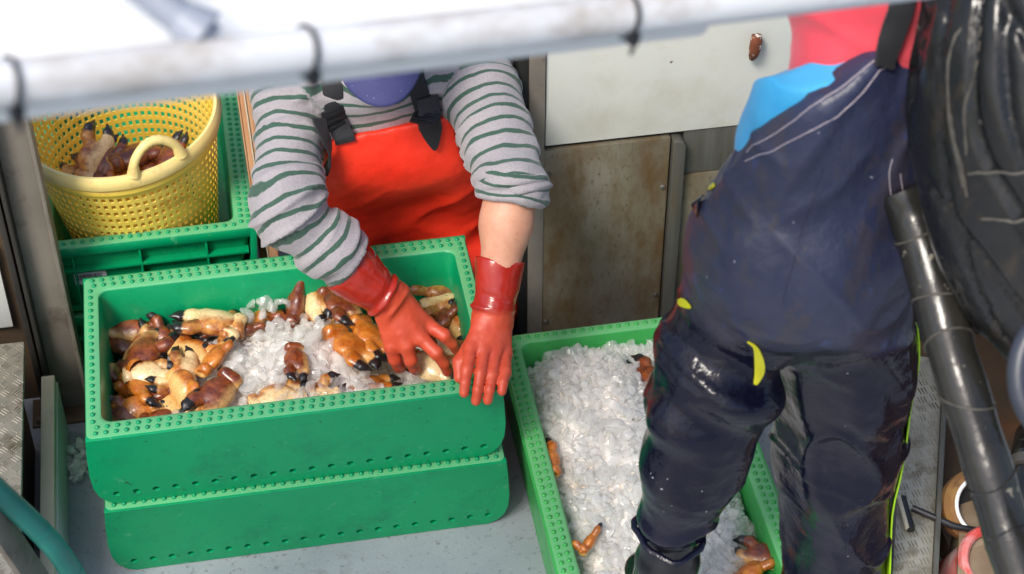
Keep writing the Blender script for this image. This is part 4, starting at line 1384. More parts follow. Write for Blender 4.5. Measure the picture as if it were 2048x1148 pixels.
def glove(name, wrist, cuff_end, r_w, r_c, knuckles, fingers, rf, label, thumb):
    wrist = np.array(wrist, float); cuff_end = np.array(cuff_end, float)
    kn = [np.array(k, float) for k in knuckles]
    kc = sum(kn) / 4
    side = kn[3] - kn[0]; side /= np.linalg.norm(side)
    nrm = np.cross(kc - wrist, side); nrm /= np.linalg.norm(nrm)
    cax = (cuff_end - wrist); cl = np.linalg.norm(cax); cax = cax / cl
    def f(p):
        # back of hand: rays from the wrist to each knuckle, flattened
        d = None
        for k in kn:
            w0 = wrist + side * ((k - kc) @ side) * 0.42
            c = cap(p, w0, k, r_w * 0.56, rf * 1.18)
            d = c if d is None else smin(d, c, 0.014)
        d = smin(d, cap(p, wrist, wrist * 0.4 + kc * 0.6, r_w * 0.78, r_w * 0.62, (nrm, 0.72)), 0.02)
        df = None
        for k, fg in zip(kn, fingers):
            pts = [k] + [np.array(q, float) for q in fg]
            rads = [rf * 1.08, rf * 1.0] + [rf * 0.84] * (len(pts) - 2)
            c = chain(p, pts, rads, 0.004)
            df = c if df is None else smin(df, c, 0.0025)
        d = smin(d, df, 0.007)
        c = chain(p, [np.array(q, float) for q in thumb], [rf * 1.5, rf * 1.25, rf * 1.0][:len(thumb)], 0.006)
        d = smin(d, c, 0.010)
        # gauntlet
        t = (p - wrist) @ cax
        rad = np.linalg.norm(p - wrist - t[..., None] * cax, axis=-1)
        rr = r_w + (r_c - r_w) * np.clip(t / cl, 0, 1) ** 0.8
        g_ = np.maximum(rad - rr, np.maximum(t - cl, -t - 0.012))
        g_ = smax(rad - rr, np.maximum(t - cl, -t - 0.010), 0.004)
        d = smin(d, g_, 0.018)
        inner = np.maximum(rad - rr + 0.0062, 0.015 - t)
        return np.maximum(d, -inner)
    pts = np.array([wrist, cuff_end] + kn + [q for fg in fingers for q in fg] + list(thumb))
    def disp(V):
        t = (V - wrist) @ cax
        band = np.exp(-((t - 0.018) / 0.020) ** 2)
        wr_ = vnoise(np.stack([t * 105 + (V @ side) * 12, (V @ side) * 18, V[:, 2] * 10], -1))
        cu = np.clip(t / 0.05, 0, 1)
        return 0.0065 * band * wr_ + cu * 0.0045 * vnoise(np.stack([t * 20, (V @ side) * 22, (V @ nrm) * 22], -1)) + 0.0007 * fbm(V * 90, 2)
    base = wrist.copy(); base[2] = 0.4
    o = sdf_obj(name, f, pts.min(0) - 0.07, pts.max(0) + 0.07, 0.0028, M_glove, w1, w1b, disp, 2,
                attrs=lambda V: {"cuff": np.clip(((V - wrist) @ cax - 0.004 + 0.006 * vnoise(V * 40)) / 0.014, 0, 1)})
    o["label"] = label
    return o
glove("glove", (0.612, 0.243, 0.445), (0.531, 0.272, 0.525), 0.039, 0.058,
      [(0.682, 0.223, 0.385), (0.664, 0.196, 0.377), (0.634, 0.188, 0.367), (0.606, 0.198, 0.361)],
      [[(0.713, 0.196, 0.374), (0.728, 0.192, 0.352), (0.737, 0.195, 0.332)], [(0.692, 0.164, 0.358), (0.705, 0.157, 0.335), (0.712, 0.157, 0.312)],
       [(0.641, 0.176, 0.335), (0.646, 0.180, 0.312), (0.650, 0.186, 0.298)], [(0.610, 0.190, 0.331), (0.616, 0.194, 0.310), (0.620, 0.199, 0.296)]],
      0.0138, "red rubber glove reaching into the claws", [(0.640, 0.245, 0.405), (0.676, 0.248, 0.350), (0.690, 0.236, 0.318)])
glove("glove", (0.801, 0.130, 0.472), (0.828, 0.196, 0.560), 0.037, 0.049,
      [(0.747, 0.066, 0.456), (0.772, 0.062, 0.452), (0.795, 0.064, 0.443), (0.815, 0.070, 0.428)],
      [[(0.731, 0.016, 0.449), (0.723, -0.008, 0.438), (0.719, -0.019, 0.422)], [(0.756, 0.010, 0.440), (0.746, -0.017, 0.423), (0.741, -0.024, 0.401)],
       [(0.779, 0.010, 0.432), (0.769, -0.017, 0.420), (0.764, -0.025, 0.400)], [(0.806, 0.018, 0.427), (0.797, -0.006, 0.424), (0.793, -0.017, 0.412)]],
      0.0118, "red rubber glove resting over the crate's front rim", [(0.762, 0.100, 0.446), (0.724, 0.058, 0.428), (0.719, 0.032, 0.414)])

# ------------------------------------------------------------------ worker in navy oilskins
#SDF-BEGIN
def w2_trunk(p):
    d = ell(p, (1.195, -0.445, 1.060), (0.190, 0.165, 0.165))
    d = smin(d, ell(p, (1.172, -0.475, 1.140), (0.165, 0.150, 0.135)), 0.07)
    d = smin(d, cap(p, (1.205, -0.45, 1.28), (1.275, -0.43, 1.28), 0.115, 0.115), 0.07)
    d = smin(d, cap(p, (1.222, -0.44, 1.42), (1.320, -0.42, 1.42), 0.100, 0.100), 0.09)
    return d
def w2_legs(p):
    a = chain(p, [(1.085, -0.450, 0.93), (1.052, -0.480, 0.82), (1.030, -0.500, 0.70), (1.004, -0.505, 0.545)], [0.098, 0.088, 0.078, 0.055], 0.03)
    b = chain(p, [(1.270, -0.430, 0.93), (1.302, -0.420, 0.785), (1.322, -0.420, 0.56), (1.345, -0.42, 0.24), (1.350, -0.42, 0.08)], [0.125, 0.120, 0.102, 0.086, 0.085], 0.03)
    return a, b
def w2_zcut(x):
    return np.interp(x, [1.03, 1.055, 1.077, 1.12, 1.183, 1.222, 1.27, 1.30, 1.33, 1.40], [1.29, 1.318, 1.366, 1.418, 1.462, 1.495, 1.50, 1.44, 1.27, 1.10])
def w2_bibcyl(p):
    return cap(p, (1.150, -0.462, 1.29), (1.180, -0.455, 1.46), 0.096, 0.092)
def w2_overall(p):
    d = smin(w2_trunk(p), w2_bibcyl(p), 0.05)
    a, b = w2_legs(p)
    legs = smin(a, b, 0.014)
    d = smin(d, legs, 0.045)
    # open hem of the raised trouser leg
    d = np.where(p[..., 0] < 1.17, smax(d, 0.515 - p[..., 2], 0.006), d)
    zc = w2_zcut(p[..., 0]) - 0.010 - 1.2 * np.clip(p[..., 1] + 0.505, 0, 0.2)
    return smax(d, p[..., 2] - zc, 0.008)
def w2_blue(p):
    d = w2_trunk(p) + 0.017
    zc = np.interp(p[..., 0], [1.03, 1.075, 1.122, 1.184, 1.235, 1.30, 1.34, 1.42], [1.425, 1.432, 1.436, 1.456, 1.485, 1.52, 1.45, 1.38])
    d = smin(d, w2_bibcyl(p) + 0.012, 0.03)
    zc = zc - 0.8 * np.clip(p[..., 1] + 0.475, 0, 0.12)
    return smax(np.maximum(d, 1.27 - p[..., 2]), p[..., 2] - zc, 0.006)
#SDF-END

def navy_mat():
    m, nt, b = node_mat("navy_oilskin")
    v = coords(nt)
    wet = attrnode(nt, "wet")  # lower part: wet cloth, plus belly overhang shade put into the colour
    dry = ramp(nt, noise(nt, v, 7, 6, 0.65), [(0.3, lin(38, 43, 70)), (0.7, lin(52, 57, 82))])
    br = ramp(nt, noise(nt, coords(nt, (1.6, 1, 0.8)), 6.5, 7, 0.7), [(0.52, g(0)), (0.58, g(0.6))])
    dry = mixc(nt, br, dry, lin(62, 56, 62))
    bl = ramp(nt, noise(nt, coords(nt, (2.2, 1, 1.0)), 9, 6, 0.7), [(0.63, g(0)), (0.66, g(0.35))])
    dry = mixc(nt, bl, dry, lin(54, 72, 130))  # brown and blue patches paint sheen variation into the colour
    wet_shade_col = ramp(nt, noise(nt, v, 6, 5, 0.6), [(0.3, lin(10, 11, 28)), (0.7, lin(18, 18, 38))])  # dark for wet cloth and for the painted shade below the belly
    col = mixc(nt, wet, dry, wet_shade_col)
    sp = ramp(nt, noise(nt, v, 75, 2, 0.5), [(0.755, g(0)), (0.775, g(0.8))])
    col = mixc(nt, sp, col, lin(186, 188, 198))
    nt.links.new(col, b.inputs["Base Color"])
    ad = nt.nodes.new("ShaderNodeMath"); ad.operation = 'MULTIPLY_ADD'
    nt.links.new(noise(nt, v, 11, 5, 0.6), ad.inputs[0]); ad.inputs[1].default_value = 0.22
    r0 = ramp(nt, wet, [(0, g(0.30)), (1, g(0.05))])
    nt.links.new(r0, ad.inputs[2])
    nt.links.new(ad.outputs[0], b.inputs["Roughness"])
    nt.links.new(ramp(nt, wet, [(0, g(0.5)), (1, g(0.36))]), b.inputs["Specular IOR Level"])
    b1 = bump(nt, b, noise(nt, v, 22, 4, 0.55), 0.6, 0.008)
    bump(nt, b, noise(nt, v, 420, 3, 0.5), 0.2, 0.0006, b1)
    return m
M_navy = navy_mat()
M_sky = cloth_mat("light_blue_cloth", lin(44, 152, 206), lin(70, 170, 218), 0.7, 700, 0.15)
M_red = cloth_mat("red_jersey", lin(204, 58, 72), lin(216, 72, 86), 0.85, 900, 0.25)
M_lime = pmat("lime_lining", lin(150, 206, 24), lin(170, 214, 30), 8, 0.45, bstr=0.3)
M_yel = pmat("yellow_lining", lin(206, 204, 30), lin(216, 210, 44), 8, 0.45, bstr=0.3)
M_boot = pmat("black_rubber_boot", lin(14, 15, 18), lin(22, 23, 27), 8, 0.14, 0.3, bstr=0.3, bscale=40, spec=0.6)
M_thread = pmat("white_thread", lin(196, 184, 190), lin(176, 166, 176), 60, 0.7, bstr=0)

w2b = (1.22, -0.44, 0.0)
w2 = tag(empty("person", w2b), "worker in wet navy bib overalls over light blue and red, standing by the ice crate", "person")
H2, H2F = head_sdf((1.275, -0.49, 1.70), (-0.35, -0.85, -0.2), (0, 0, 1))
def w2_armsd(p, r):
    d = chain(p, [(1.205, -0.40, 1.52), (1.165, -0.34, 1.79), (1.22, -0.47, 1.94)], [0.062 + r, 0.046 + r, 0.034 + r], 0.02)
    return smin(d, chain(p, [(1.385, -0.40, 1.50), (1.475, -0.36, 1.77), (1.38, -0.46, 1.93)], [0.062 + r, 0.046 + r, 0.034 + r], 0.02), 0.02)
def w2_body(p):
    d = smin(w2_trunk(p) + 0.03, cap(p, (1.265, -0.43, 1.48), H2F[0], 0.06, 0.055), 0.04)
    d = smin(d, H2(p), 0.02)
    d = smin(d, w2_armsd(p, -0.008), 0.02)
    a, b = w2_legs(p)
    d = smin(d, np.minimum(a, b) + 0.03, 0.05)
    for s, wr_ in ((1, (1.22, -0.47, 1.94)), (-1, (1.38, -0.46, 1.93))):
        w_ = np.array(wr_)
        d = smin(d, cap(p, w_, w_ + np.array([0.03 * s, -0.01, 0.06]), 0.028, 0.03, ((0, 1, 0), 0.6)), 0.01)
        for k in range(4):
            b0 = w_ + np.array([0.03 * s + (k - 1.5) * 0.016, -0.01, 0.085])
            d = smin(d, chain(p, [b0, b0 + np.array([0.004 * s, -0.008, 0.035 - 0.003 * abs(k - 1.3)]), b0 + np.array([0.006 * s, -0.028, 0.056 - 0.004 * abs(k - 1.3)])], [0.0095, 0.009, 0.0075]), 0.003)
        b0 = w_ + np.array([0.05 * s, -0.016, 0.04])
        d = smin(d, chain(p, [b0, b0 + np.array([0.028 * s, -0.012, 0.02]), b0 + np.array([0.038 * s, -0.02, 0.045])], [0.012, 0.0105, 0.008]), 0.005)
    return d
sdf_obj("body", w2_body, (0.88, -0.72, 0.0), (1.62, -0.18, 2.12), 0.0095, M_skin, w2, w2b, rel=2)
h2c, h2s, h2f, h2u = H2F
R2m = np.stack([h2s, h2f, h2u], 1)
def w2_hair(p):
    q = (p - h2c) @ R2m
    d = ell(q, (0, -0.014, 0.030), (0.083, 0.099, 0.094))
    return smax(d, np.maximum(0.052 * np.clip((q[..., 1] + 0.02) / 0.09, -1.2, 1) - q[..., 2], -0.10 - q[..., 2]), 0.012)
sdf_obj("hair", w2_hair, h2c - 0.16, h2c + 0.16, 0.005, M_hair, w2, w2b, lambda V: 0.003 * vnoise(np.stack([V[:, 0] * 60, V[:, 1] * 60, V[:, 2] * 25], -1)))
def w2_red(p):
    d = w2_trunk(p) + 0.026
    d = np.maximum(d, 1.30 - p[..., 2])
    d = smin(d, np.maximum(w2_armsd(p, 0.010), (p[..., 2] - 1.72)), 0.03)
    d = smin(d, cap(p, (1.262, -0.43, 1.46), (1.268, -0.45, 1.54), 0.09, 0.066), 0.04)
    return d
W2R = sdf_obj("red_shirt", w2_red, (0.96, -0.68, 1.08), (1.60, -0.22, 1.76), 0.0075, M_red, w2, w2b, lambda V: 0.004 * fbm(V * 11, 3) + 0.006 * ridge(vnoise(np.stack([V[:, 0] * 5 + V[:, 2] * 9, V[:, 1] * 6, V[:, 2] * 7 - V[:, 0] * 9], -1))))
W2B = sdf_obj("light_blue_bib", w2_blue, (0.98, -0.70, 1.03), (1.52, -0.22, 1.58), 0.0048, M_sky, w2, w2b,
        lambda V: 0.004 * vnoise(np.stack([V[:, 0] * 8 + V[:, 2] * 14, V[:, 1] * 8, V[:, 2] * 6 - V[:, 0] * 16], -1)))
def w2_disp(V):
    x, y, z = V.T
    a, b = w2_legs(V)
    leg = np.clip((0.95 - z) / 0.08, 0, 1)
    la = leg * (a < b); lb = leg * (a >= b)
    roll = np.sin((z * 46 + (x - 1.06) * 26) + 2.4 * vnoise(V * 9))
    bunch = la * np.exp(-((z - 0.86) / 0.08) ** 2)
    longf = vnoise(np.stack([x * 15 + z * 3, y * 15, z * 2.8], -1))
    crease = ridge(vnoise(np.stack([x * 10 + z * 5, y * 9, z * 4.5 - x * 3], -1)))
    crease2 = ridge(vnoise(np.stack([(x + z) * 8 + 5, y * 8, (z - x) * 5], -1)), 3)
    kn = np.exp(-((z - 0.62) / 0.12) ** 2)
    ring = ridge(vnoise(np.stack([x * 4, y * 4, z * 19 + x * 9], -1)))
    dr = vnoise(np.stack([x * 12 + z * 5, y * 5, z * 2.5 - x * 2], -1))
    bod = 1 - leg
    hip = np.exp(-((z - 0.95) / 0.07) ** 2)
    upper = np.clip((z - 1.15) / 0.15, 0, 1)
    fan = ridge(vnoise(np.stack([(x * 0.83 - z * 0.55) * 17, y * 4, (x * 0.55 + z * 0.83) * 3], -1)), 1.5)
    return (bunch * (0.014 * roll + 0.010) + la * (0.013 * longf + 0.010 * crease + 0.007 * ring * kn) + lb * (0.009 * longf + 0.011 * crease + 0.008 * ring * kn)
            + bod * (0.008 * dr + 0.007 * crease2) + upper * 0.009 * fan + hip * 0.009 * ring + 0.002 * fbm(V * 24, 2) - 0.006 * bod)
def w2_wet_shade(V):
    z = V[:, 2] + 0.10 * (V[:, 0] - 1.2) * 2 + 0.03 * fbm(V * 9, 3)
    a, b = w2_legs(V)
    w = np.clip((0.975 - z) / 0.03, 0, 1)  # edge follows the painted shade line under the belly as well as the wet
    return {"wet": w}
W2O = sdf_obj("bib_overalls", w2_overall, (0.86, -0.72, -0.03), (1.52, -0.18, 1.56), 0.0068, M_navy, w2, w2b, w2_disp, attrs=w2_wet_shade)

SN2 = bvh_of([W2O])
SN2ALL = bvh_of([W2O, W2R, W2B])
def path_on(f, pts, off, n=40, sn=None, it=3):
    pts = [np.array(q, float) for q in pts]; out = []
    for i in range(n):
        t = i / (n - 1) * (len(pts) - 1); k = min(int(t), len(pts) - 2); u = t - k
        q = pts[k] * (1 - u) + pts[k + 1] * u
        out.append(sn(q, off)[0] if sn else snap(f, q, off)[0])
    out = np.array(out)
    for _ in range(it): out[1:-1] = 0.5 * out[1:-1] + 0.25 * (out[:-2] + out[2:])
    return out
def seam(pts, rad, nm="stitching", m=None):
    P_ = path_on(None, pts, 0.0008, 60, SN2, 1)
    return MB().tube([p - np.array(w2b) for p in P_], rad, 6).build(nm, m or M_thread, w2)
seam([(1.262, -0.53, 1.488), (1.227, -0.536, 1.488), (1.185, -0.548, 1.458), (1.127, -0.546, 1.411), (1.083, -0.535, 1.37), (1.056, -0.503, 1.325)], 0.0007)
seam([(1.262, -0.53, 1.466), (1.232, -0.541, 1.473), (1.187, -0.553, 1.432), (1.128, -0.553, 1.383), (1.09, -0.545, 1.352), (1.055, -0.51, 1.311)], 0.0007)
seam([(1.266, -0.542, 1.326), (1.263, -0.55, 1.278), (1.273, -0.563, 1.23), (1.299, -0.563, 1.179)], 0.0007)
seam([(1.277, -0.544, 1.298), (1.29, -0.553, 1.239), (1.311, -0.549, 1.195)], 0.0007)
seam([(1.16, -0.563, 1.329), (1.14, -0.58, 1.255), (1.115, -0.613, 1.192), (1.104, -0.624, 1.115)], 0.0006, "centre_seam", M_navy)
strap("shoulder_strap", [(1.240, -0.55, 1.480), (1.250, -0.54, 1.52), (1.262, -0.52, 1.56), (1.275, -0.46, 1.60), (1.29, -0.40, 1.58)], 0.036, 0.005, None, 0.003, M_strap, w2, w2b, 16, SN2ALL)
# trouser hem on the raised leg, boots
hem = []
for k in range(28):
    an = 2 * math.pi * k / 28
    rr = 0.060 + 0.004 * math.sin(3 * an) + 0.003 * math.sin(7 * an + 1)
    hem.append((1.003 - w2b[0] + rr * math.cos(an), -0.505 - w2b[1] + rr * math.sin(an), 0.516 + 0.006 * math.sin(2 * an + 2)))
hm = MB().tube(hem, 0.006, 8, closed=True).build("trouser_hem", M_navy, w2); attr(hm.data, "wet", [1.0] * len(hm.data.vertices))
def boot(leg, toe):
    leg = [np.array(q, float) for q in leg]; ank = leg[-1]
    tdir = np.array(toe, float)
    def f(p):
        d = chain(p, leg, ([0.046, 0.052, 0.050, 0.046] if len(leg) == 4 else [0.054, 0.050, 0.046]), 0.02)
        heel = ank + np.array([0, 0, -0.045]) - tdir * 0.035
        d = smin(d, chain(p, [heel, ank + np.array([0, 0, -0.045]) + tdir * 0.05, ank + np.array([0, 0, -0.055]) + tdir * 0.135], [0.040, 0.044, 0.040], 0.02), 0.04)
        return smax(d, ank[2] - 0.088 - p[..., 2], 0.005)
    P_ = np.array(leg + [ank + tdir * 0.18 - np.array([0, 0, 0.09]), ank - tdir * 0.08])
    return sdf_obj("rubber_boot", f, P_.min(0) - 0.07, P_.max(0) + 0.07, 0.006, M_boot, w2, w2b,
                   lambda V: 0.003 * vnoise(np.stack([V[:, 0] * 10, V[:, 1] * 10, V[:, 2] * 45], -1)))
boot([(1.003, -0.505, 0.525), (1.000, -0.505, 0.44), (0.998, -0.50, 0.38), (0.998, -0.495, 0.2945)], (0.05, 0.998, 0))
boot([(1.350, -0.42, 0.24), (1.350, -0.42, 0.18), (1.350, -0.42, 0.088)], (-0.3, -0.95, 0))
# bright lining showing at openings and along the far leg
def lining(nm, pts, width, m, f, off, n=14):
    return strap(nm, pts, width, 0.003, None, 0.0015, m, w2, w2b, n, SN2)
legB = lambda p: w2_legs(p)[1]
legA = lambda p: w2_legs(p)[0]
lining("yellow_crotch_lining", [(1.070, -0.575, 1.000), (1.088, -0.580, 0.990), (1.102, -0.562, 0.961), (1.110, -0.552, 0.915), (1.102, -0.555, 0.900)], [0.002, 0.003, 0.005, 0.007, 0.009, 0.011, 0.013, 0.015, 0.016, 0.016, 0.015, 0.013, 0.010, 0.005], M_yel, None, 0)
lining("yellow_pocket_edge", [(1.024, -0.405, 1.200), (1.031, -0.422, 1.212), (1.036, -0.444, 1.222)], [0.006, 0.009, 0.011, 0.012, 0.012, 0.010, 0.008, 0.005], M_yel, None, 0, 8)
lining("pocket_flap", [(1.022, -0.410, 1.194), (1.015, -0.427, 1.188), (1.010, -0.458, 1.183)], 0.022, M_boot, None, 0, 8)
lining("yellow_hip_edge", [(0.996, -0.438, 0.987), (0.999, -0.457, 1.002), (1.006, -0.480, 1.010)], [0.006, 0.010, 0.013, 0.014, 0.014, 0.012, 0.009, 0.005], M_yel, None, 0, 8)
lining("lime_side_panel", [(1.410, -0.44, 0.87), (1.415, -0.445, 0.80), (1.415, -0.445, 0.72), (1.415, -0.45, 0.62), (1.42, -0.47, 0.52), (1.43, -0.465, 0.42), (1.43, -0.455, 0.32), (1.43, -0.455, 0.22)],
       [0.018, 0.022, 0.026, 0.022, 0.020, 0.022, 0.028, 0.036, 0.050, 0.056, 0.044, 0.036, 0.044, 0.056, 0.060, 0.05], M_lime, None, 0, 16)
lining("lime_hem_edge", [(1.085, -0.50, 0.70), (1.080, -0.50, 0.655), (1.070, -0.495, 0.60)], [0.008, 0.014, 0.018, 0.02, 0.02, 0.018, 0.014, 0.008], M_lime, None, 0, 8)

# ------------------------------------------------------------------ black rubber fender and tube near the camera, right
def fender_mat():
    m, nt, b = node_mat("black_fender_rubber")
    v = coords(nt)
    col = ramp(nt, noise(nt, v, 6, 6, 0.65), [(0.3, lin(15, 16, 17)), (0.7, lin(28, 28, 28))])
    col = mixc(nt, ramp(nt, noise(nt, coords(nt, (2, 2, 0.7)), 7, 6, 0.7), [(0.58, g(0)), (0.74, g(0.6))]), col, lin(70, 58, 42))
    col = mixc(nt, ramp(nt, noise(nt, v, 42, 3, 0.5), [(0.74, g(0)), (0.77, g(0.6))]), col, lin(150, 148, 140))
    nt.links.new(col, b.inputs["Base Color"])
    nt.links.new(ramp(nt, noise(nt, v, 9, 5, 0.6), [(0.3, g(0.16)), (0.7, g(0.36))]), b.inputs["Roughness"])
    bump(nt, b, noise(nt, v, 30, 5, 0.6), 0.4, 0.004)
    return m
M_fend = fender_mat()
M_tube = pmat("black_taped_tube", lin(26, 27, 27), lin(46, 44, 40), 9, 0.10, 0.26, bstr=0.35, bscale=60, spec=0.6, speck=lin(120, 116, 104), speck_scale=50, speck_amt=(0.68, 0.72))
M_scuff = pmat("scuffed_ridge", lin(92, 88, 80), lin(56, 54, 50), 60, 0.6, bstr=0.3)
M_slate = pmat("slate_ring", lin(44, 48, 60), lin(58, 62, 74), 10, 0.4, bstr=0.2)
M_paleblue = pmat("pale_blue_plastic", lin(128, 152, 190), lin(150, 172, 204), 12, 0.5, bstr=0.3)

fc = np.array((1.492, -0.675, 1.375))
Rf = np.array(Euler((R(-16), R(-18), 0)).to_matrix())
def fender_sdf(p):
    d = ell(p, fc, (0.225, 0.20, 0.40), Rf)
    return smin(d, ell(p, fc + Rf @ np.array([0, 0, 0.39]), (0.05, 0.05, 0.07), Rf), 0.05)
fd = tag(empty("rubber_fender", tuple(fc)), "large black rubber fender with scuffed creases at the right edge", "fender")
def fd_disp(V):
    q = (V - fc) @ Rf
    a = np.arctan2(q[:, 1], q[:, 0])
    cr = vnoise(np.stack([np.cos(a) * 4 + q[:, 2] * 5, np.sin(a) * 4, q[:, 2] * 3], -1))
    return -0.014 * np.exp(-(cr / 0.08) ** 2) + 0.010 * fbm(V * 6, 3)
FB = sdf_obj("fender_body", fender_sdf, fc - np.array((0.38, 0.36, 0.52)), fc + np.array((0.38, 0.36, 0.56)), 0.0085, M_fend, fd, tuple(fc), fd_disp)
SNF = bvh_of([FB])
for L in ([(1.352, -0.648, 1.637), (1.292, -0.659, 1.614), (1.248, -0.686, 1.575), (1.213, -0.75, 1.498), (1.206, -0.805, 1.437)], [(1.332, -0.654, 1.628), (1.277, -0.722, 1.542), (1.248, -0.774, 1.479)],
          [(1.29, -0.741, 1.523), (1.322, -0.743, 1.527), (1.361, -0.748, 1.53)], [(1.228, -0.796, 1.451), (1.287, -0.791, 1.468), (1.352, -0.795, 1.476)],
          [(1.231, -0.731, 1.523), (1.22, -0.768, 1.479), (1.215, -0.815, 1.426)], [(1.218, -0.851, 1.388), (1.278, -0.842, 1.41), (1.343, -0.844, 1.42)]):
    P_ = path_on(None, L, 0.0006, 14, SNF, 1)
    MB().tube([p - fc for p in P_], [0.0014 + 0.0012 * abs(math.sin(i * 1.9)) for i in range(14)], 6).build("scuffed_crease", M_scuff, fd)
top = fc + Rf @ np.array([0, 0, 0.44])
MB().tube([top - fc, top - fc + np.array([0.0, -0.03, 0.03]), np.array(RA + RD * ((top[0] - 0.18) * k_)) - fc], 0.008, 8).build("lanyard", M_black, fd)

tb = tag(empty("taped_tube", (1.37, -0.935, 0.85)), "shiny black tape-wrapped tube hanging below the big fender", "tube")
tp = [np.array(q) for q in ((1.29, -0.552, 1.263), (1.306, -0.584, 1.224), (1.318, -0.661, 1.161), (1.328, -0.732, 1.099), (1.35, -0.837, 1.006), (1.37, -0.935, 0.917), (1.388, -1.031, 0.835))]
TP = []
for i in range(len(tp) - 1):
    for k in range(6): TP.append(tp[i] * (1 - k / 6) + tp[i + 1] * k / 6)
TP.append(tp[-1]); TP = np.array(TP)
for _ in range(3): TP[1:-1] = 0.5 * TP[1:-1] + 0.25 * (TP[:-2] + TP[2:])
tb0 = np.array((1.37, -0.935, 0.85))
MB().tube([p - tb0 for p in TP], [0.0355 + 0.0011 * math.sin(i * 1.3) for i in range(len(TP))], 28).build("tube_wall", M_tube, tb)
for i, sk in ((7, 0.25), (13, -0.2), (17, 0.5), (21, 0.6), (26, 0.5), (30, 0.4)):
    t = TP[i + 1] - TP[i]; t /= np.linalg.norm(t)
    u = np.cross(t, (1, 0, 0)); u /= np.linalg.norm(u); w = np.cross(t, u)
    loop = []
    for k in range(36):
        a = 2 * math.pi * k / 36
        loop.append(TP[i] - tb0 + (u * math.cos(a) + w * math.sin(a)) * 0.0362 + t * 0.035 * sk * math.sin(a + i))
    MB().tube(loop, 0.0017, 6, closed=True).build("tape_edge", M_scuff if i % 2 else M_tube, tb)
rg = tag(empty("slate_ring", (1.367, -0.985, 1.290)), "dark slate blue ring cut off by the right edge of the picture", "ring")
u = np.array((0.985, -0.175, 0)); w = np.array((0.117, 0.656, 0.745))
MB().tube([u * 0.070 * math.cos(a) + w * 0.084 * math.sin(a) for a in np.linspace(0, 2 * math.pi, 41)[:-1]], 0.0142, 14, closed=True).build("ring_band", M_slate, rg)
MB().tube([w * 0.07, w * 0.12 + np.array((0.03, 0.02, 0.02)), np.array((0.075, 0.20, 0.16))], 0.006, 8).build("ring_cord", M_black, rg)
pb0 = np.array((1.395, -1.000, 0.975))
pb = tag(empty("pale_blue_float", tuple(pb0)), "pale blue plastic float end at the lower right corner", "float")
sdf_obj("float_end", lambda p: smin(cap(p, pb0 + np.array((-0.012, 0.02, 0.03)), pb0 + np.array((0.03, -0.02, -0.03)), 0.020, 0.034), ell(p, pb0 + np.array((-0.02, 0.03, 0.045)), (0.012, 0.012, 0.014)), 0.01), pb0 - 0.1, pb0 + 0.1, 0.005, M_paleblue, pb, tuple(pb0))
MB().tube([np.array((-0.02, 0.03, 0.05)), np.array((-0.01, 0.06, 0.10)), np.array((0.02, 0.12, 0.16))], 0.004, 8).build("float_line", M_black, pb)

# ------------------------------------------------------------------ gear at the lower right
M_tan = pmat("tan_bracket", lin(150, 134, 112), lin(124, 104, 80), 12, 0.5, 0.65, bstr=0.3, bscale=80, dirt=lin(104, 72, 44), dirt_amt=(0.54, 0.7), dirt_scale=9)
M_flange = pmat("rusty_yellow_flange", lin(150, 112, 58), lin(112, 72, 42), 16, 0.5, 0.7, bstr=0.5, bscale=90, dirt=lin(70, 40, 28), dirt_amt=(0.54, 0.7), dirt_scale=14)
M_redwhite = pmat("red_white_ring_paint", lin(214, 206, 204), lin(206, 74, 64), 11, 0.4, bstr=0.2, dirt=lin(196, 60, 52), dirt_amt=(0.5, 0.62), dirt_scale=10)
a0 = Vector((1.700, 0.090, 0.0)); a1 = Vector((1.440, -0.560, 0.0))
dirv = (a1 - a0).normalized(); Lg = (a1 - a0).length
Mst = Matrix.Translation((0, 0, 0)) @ Matrix.Rotation(math.atan2(dirv.y, dirv.x), 4, 'Z')
ss = tag(empty("chequer_side_step", a0), "narrow worn chequer plate ledge running down beside the navy trouser leg", "ledge")
MB().box(0, Lg, -0.030, 0.042, 0.236, 0.250, Mst).build("tread", M_cheq, ss, 0.002)
MB().box(0, Lg, 0.0425, 0.052, 0.20, 0.268, Mst).build("edge_angle", M_strip, ss, 0.002)
MB().box(0, Lg, -0.024, 0.036, 0.0, 0.2355, Mst).build("riser", M_steel, ss, 0.002)
mb = MB()
for i in range(26):
    for j in range(3):
        x = 0.012 + i * 0.026; y = -0.020 + j * 0.024
        MM = Mst @ Matrix.Translation((x + (j % 2) * 0.013, y, 0.2497)) @ Matrix.Rotation(R(25), 4, 'Z')
        for s_ in (-0.0065, 0.0, 0.0065):
            M2 = MM @ Matrix.Translation((0, s_, 0))
            V = [(-.010, -.0017, 0), (.010, -.0017, 0), (.010, .0017, 0), (-.010, .0017, 0), (-.007, 0, .0022), (.007, 0, .0022)]
            mb.add([M2 @ Vector(v) for v in V], [(0, 1, 5, 4), (1, 2, 5), (2, 3, 4, 5), (3, 0, 4)])
tag(mb.build("tread_bars", M_cheq, ss), kind="stuff")
tr = tag(empty("rusty_trough", (1.80, -0.15, 0)), "dark rusty steel trough beyond the chequer ledge", "trough")
MB().box(-0.14, 0.5, -0.7, 0.5, 0.0, 0.06).build("trough_floor", M_rust, tr, 0.003)
MB().box(0.28, 0.31, -0.7, 0.5, 0.0605, 0.40).build("trough_side", M_rust, tr, 0.003)
MB().box(-0.14, 0.279, 0.47, 0.499, 0.0605, 0.30).build("trough_end", M_dark, tr, 0.003)

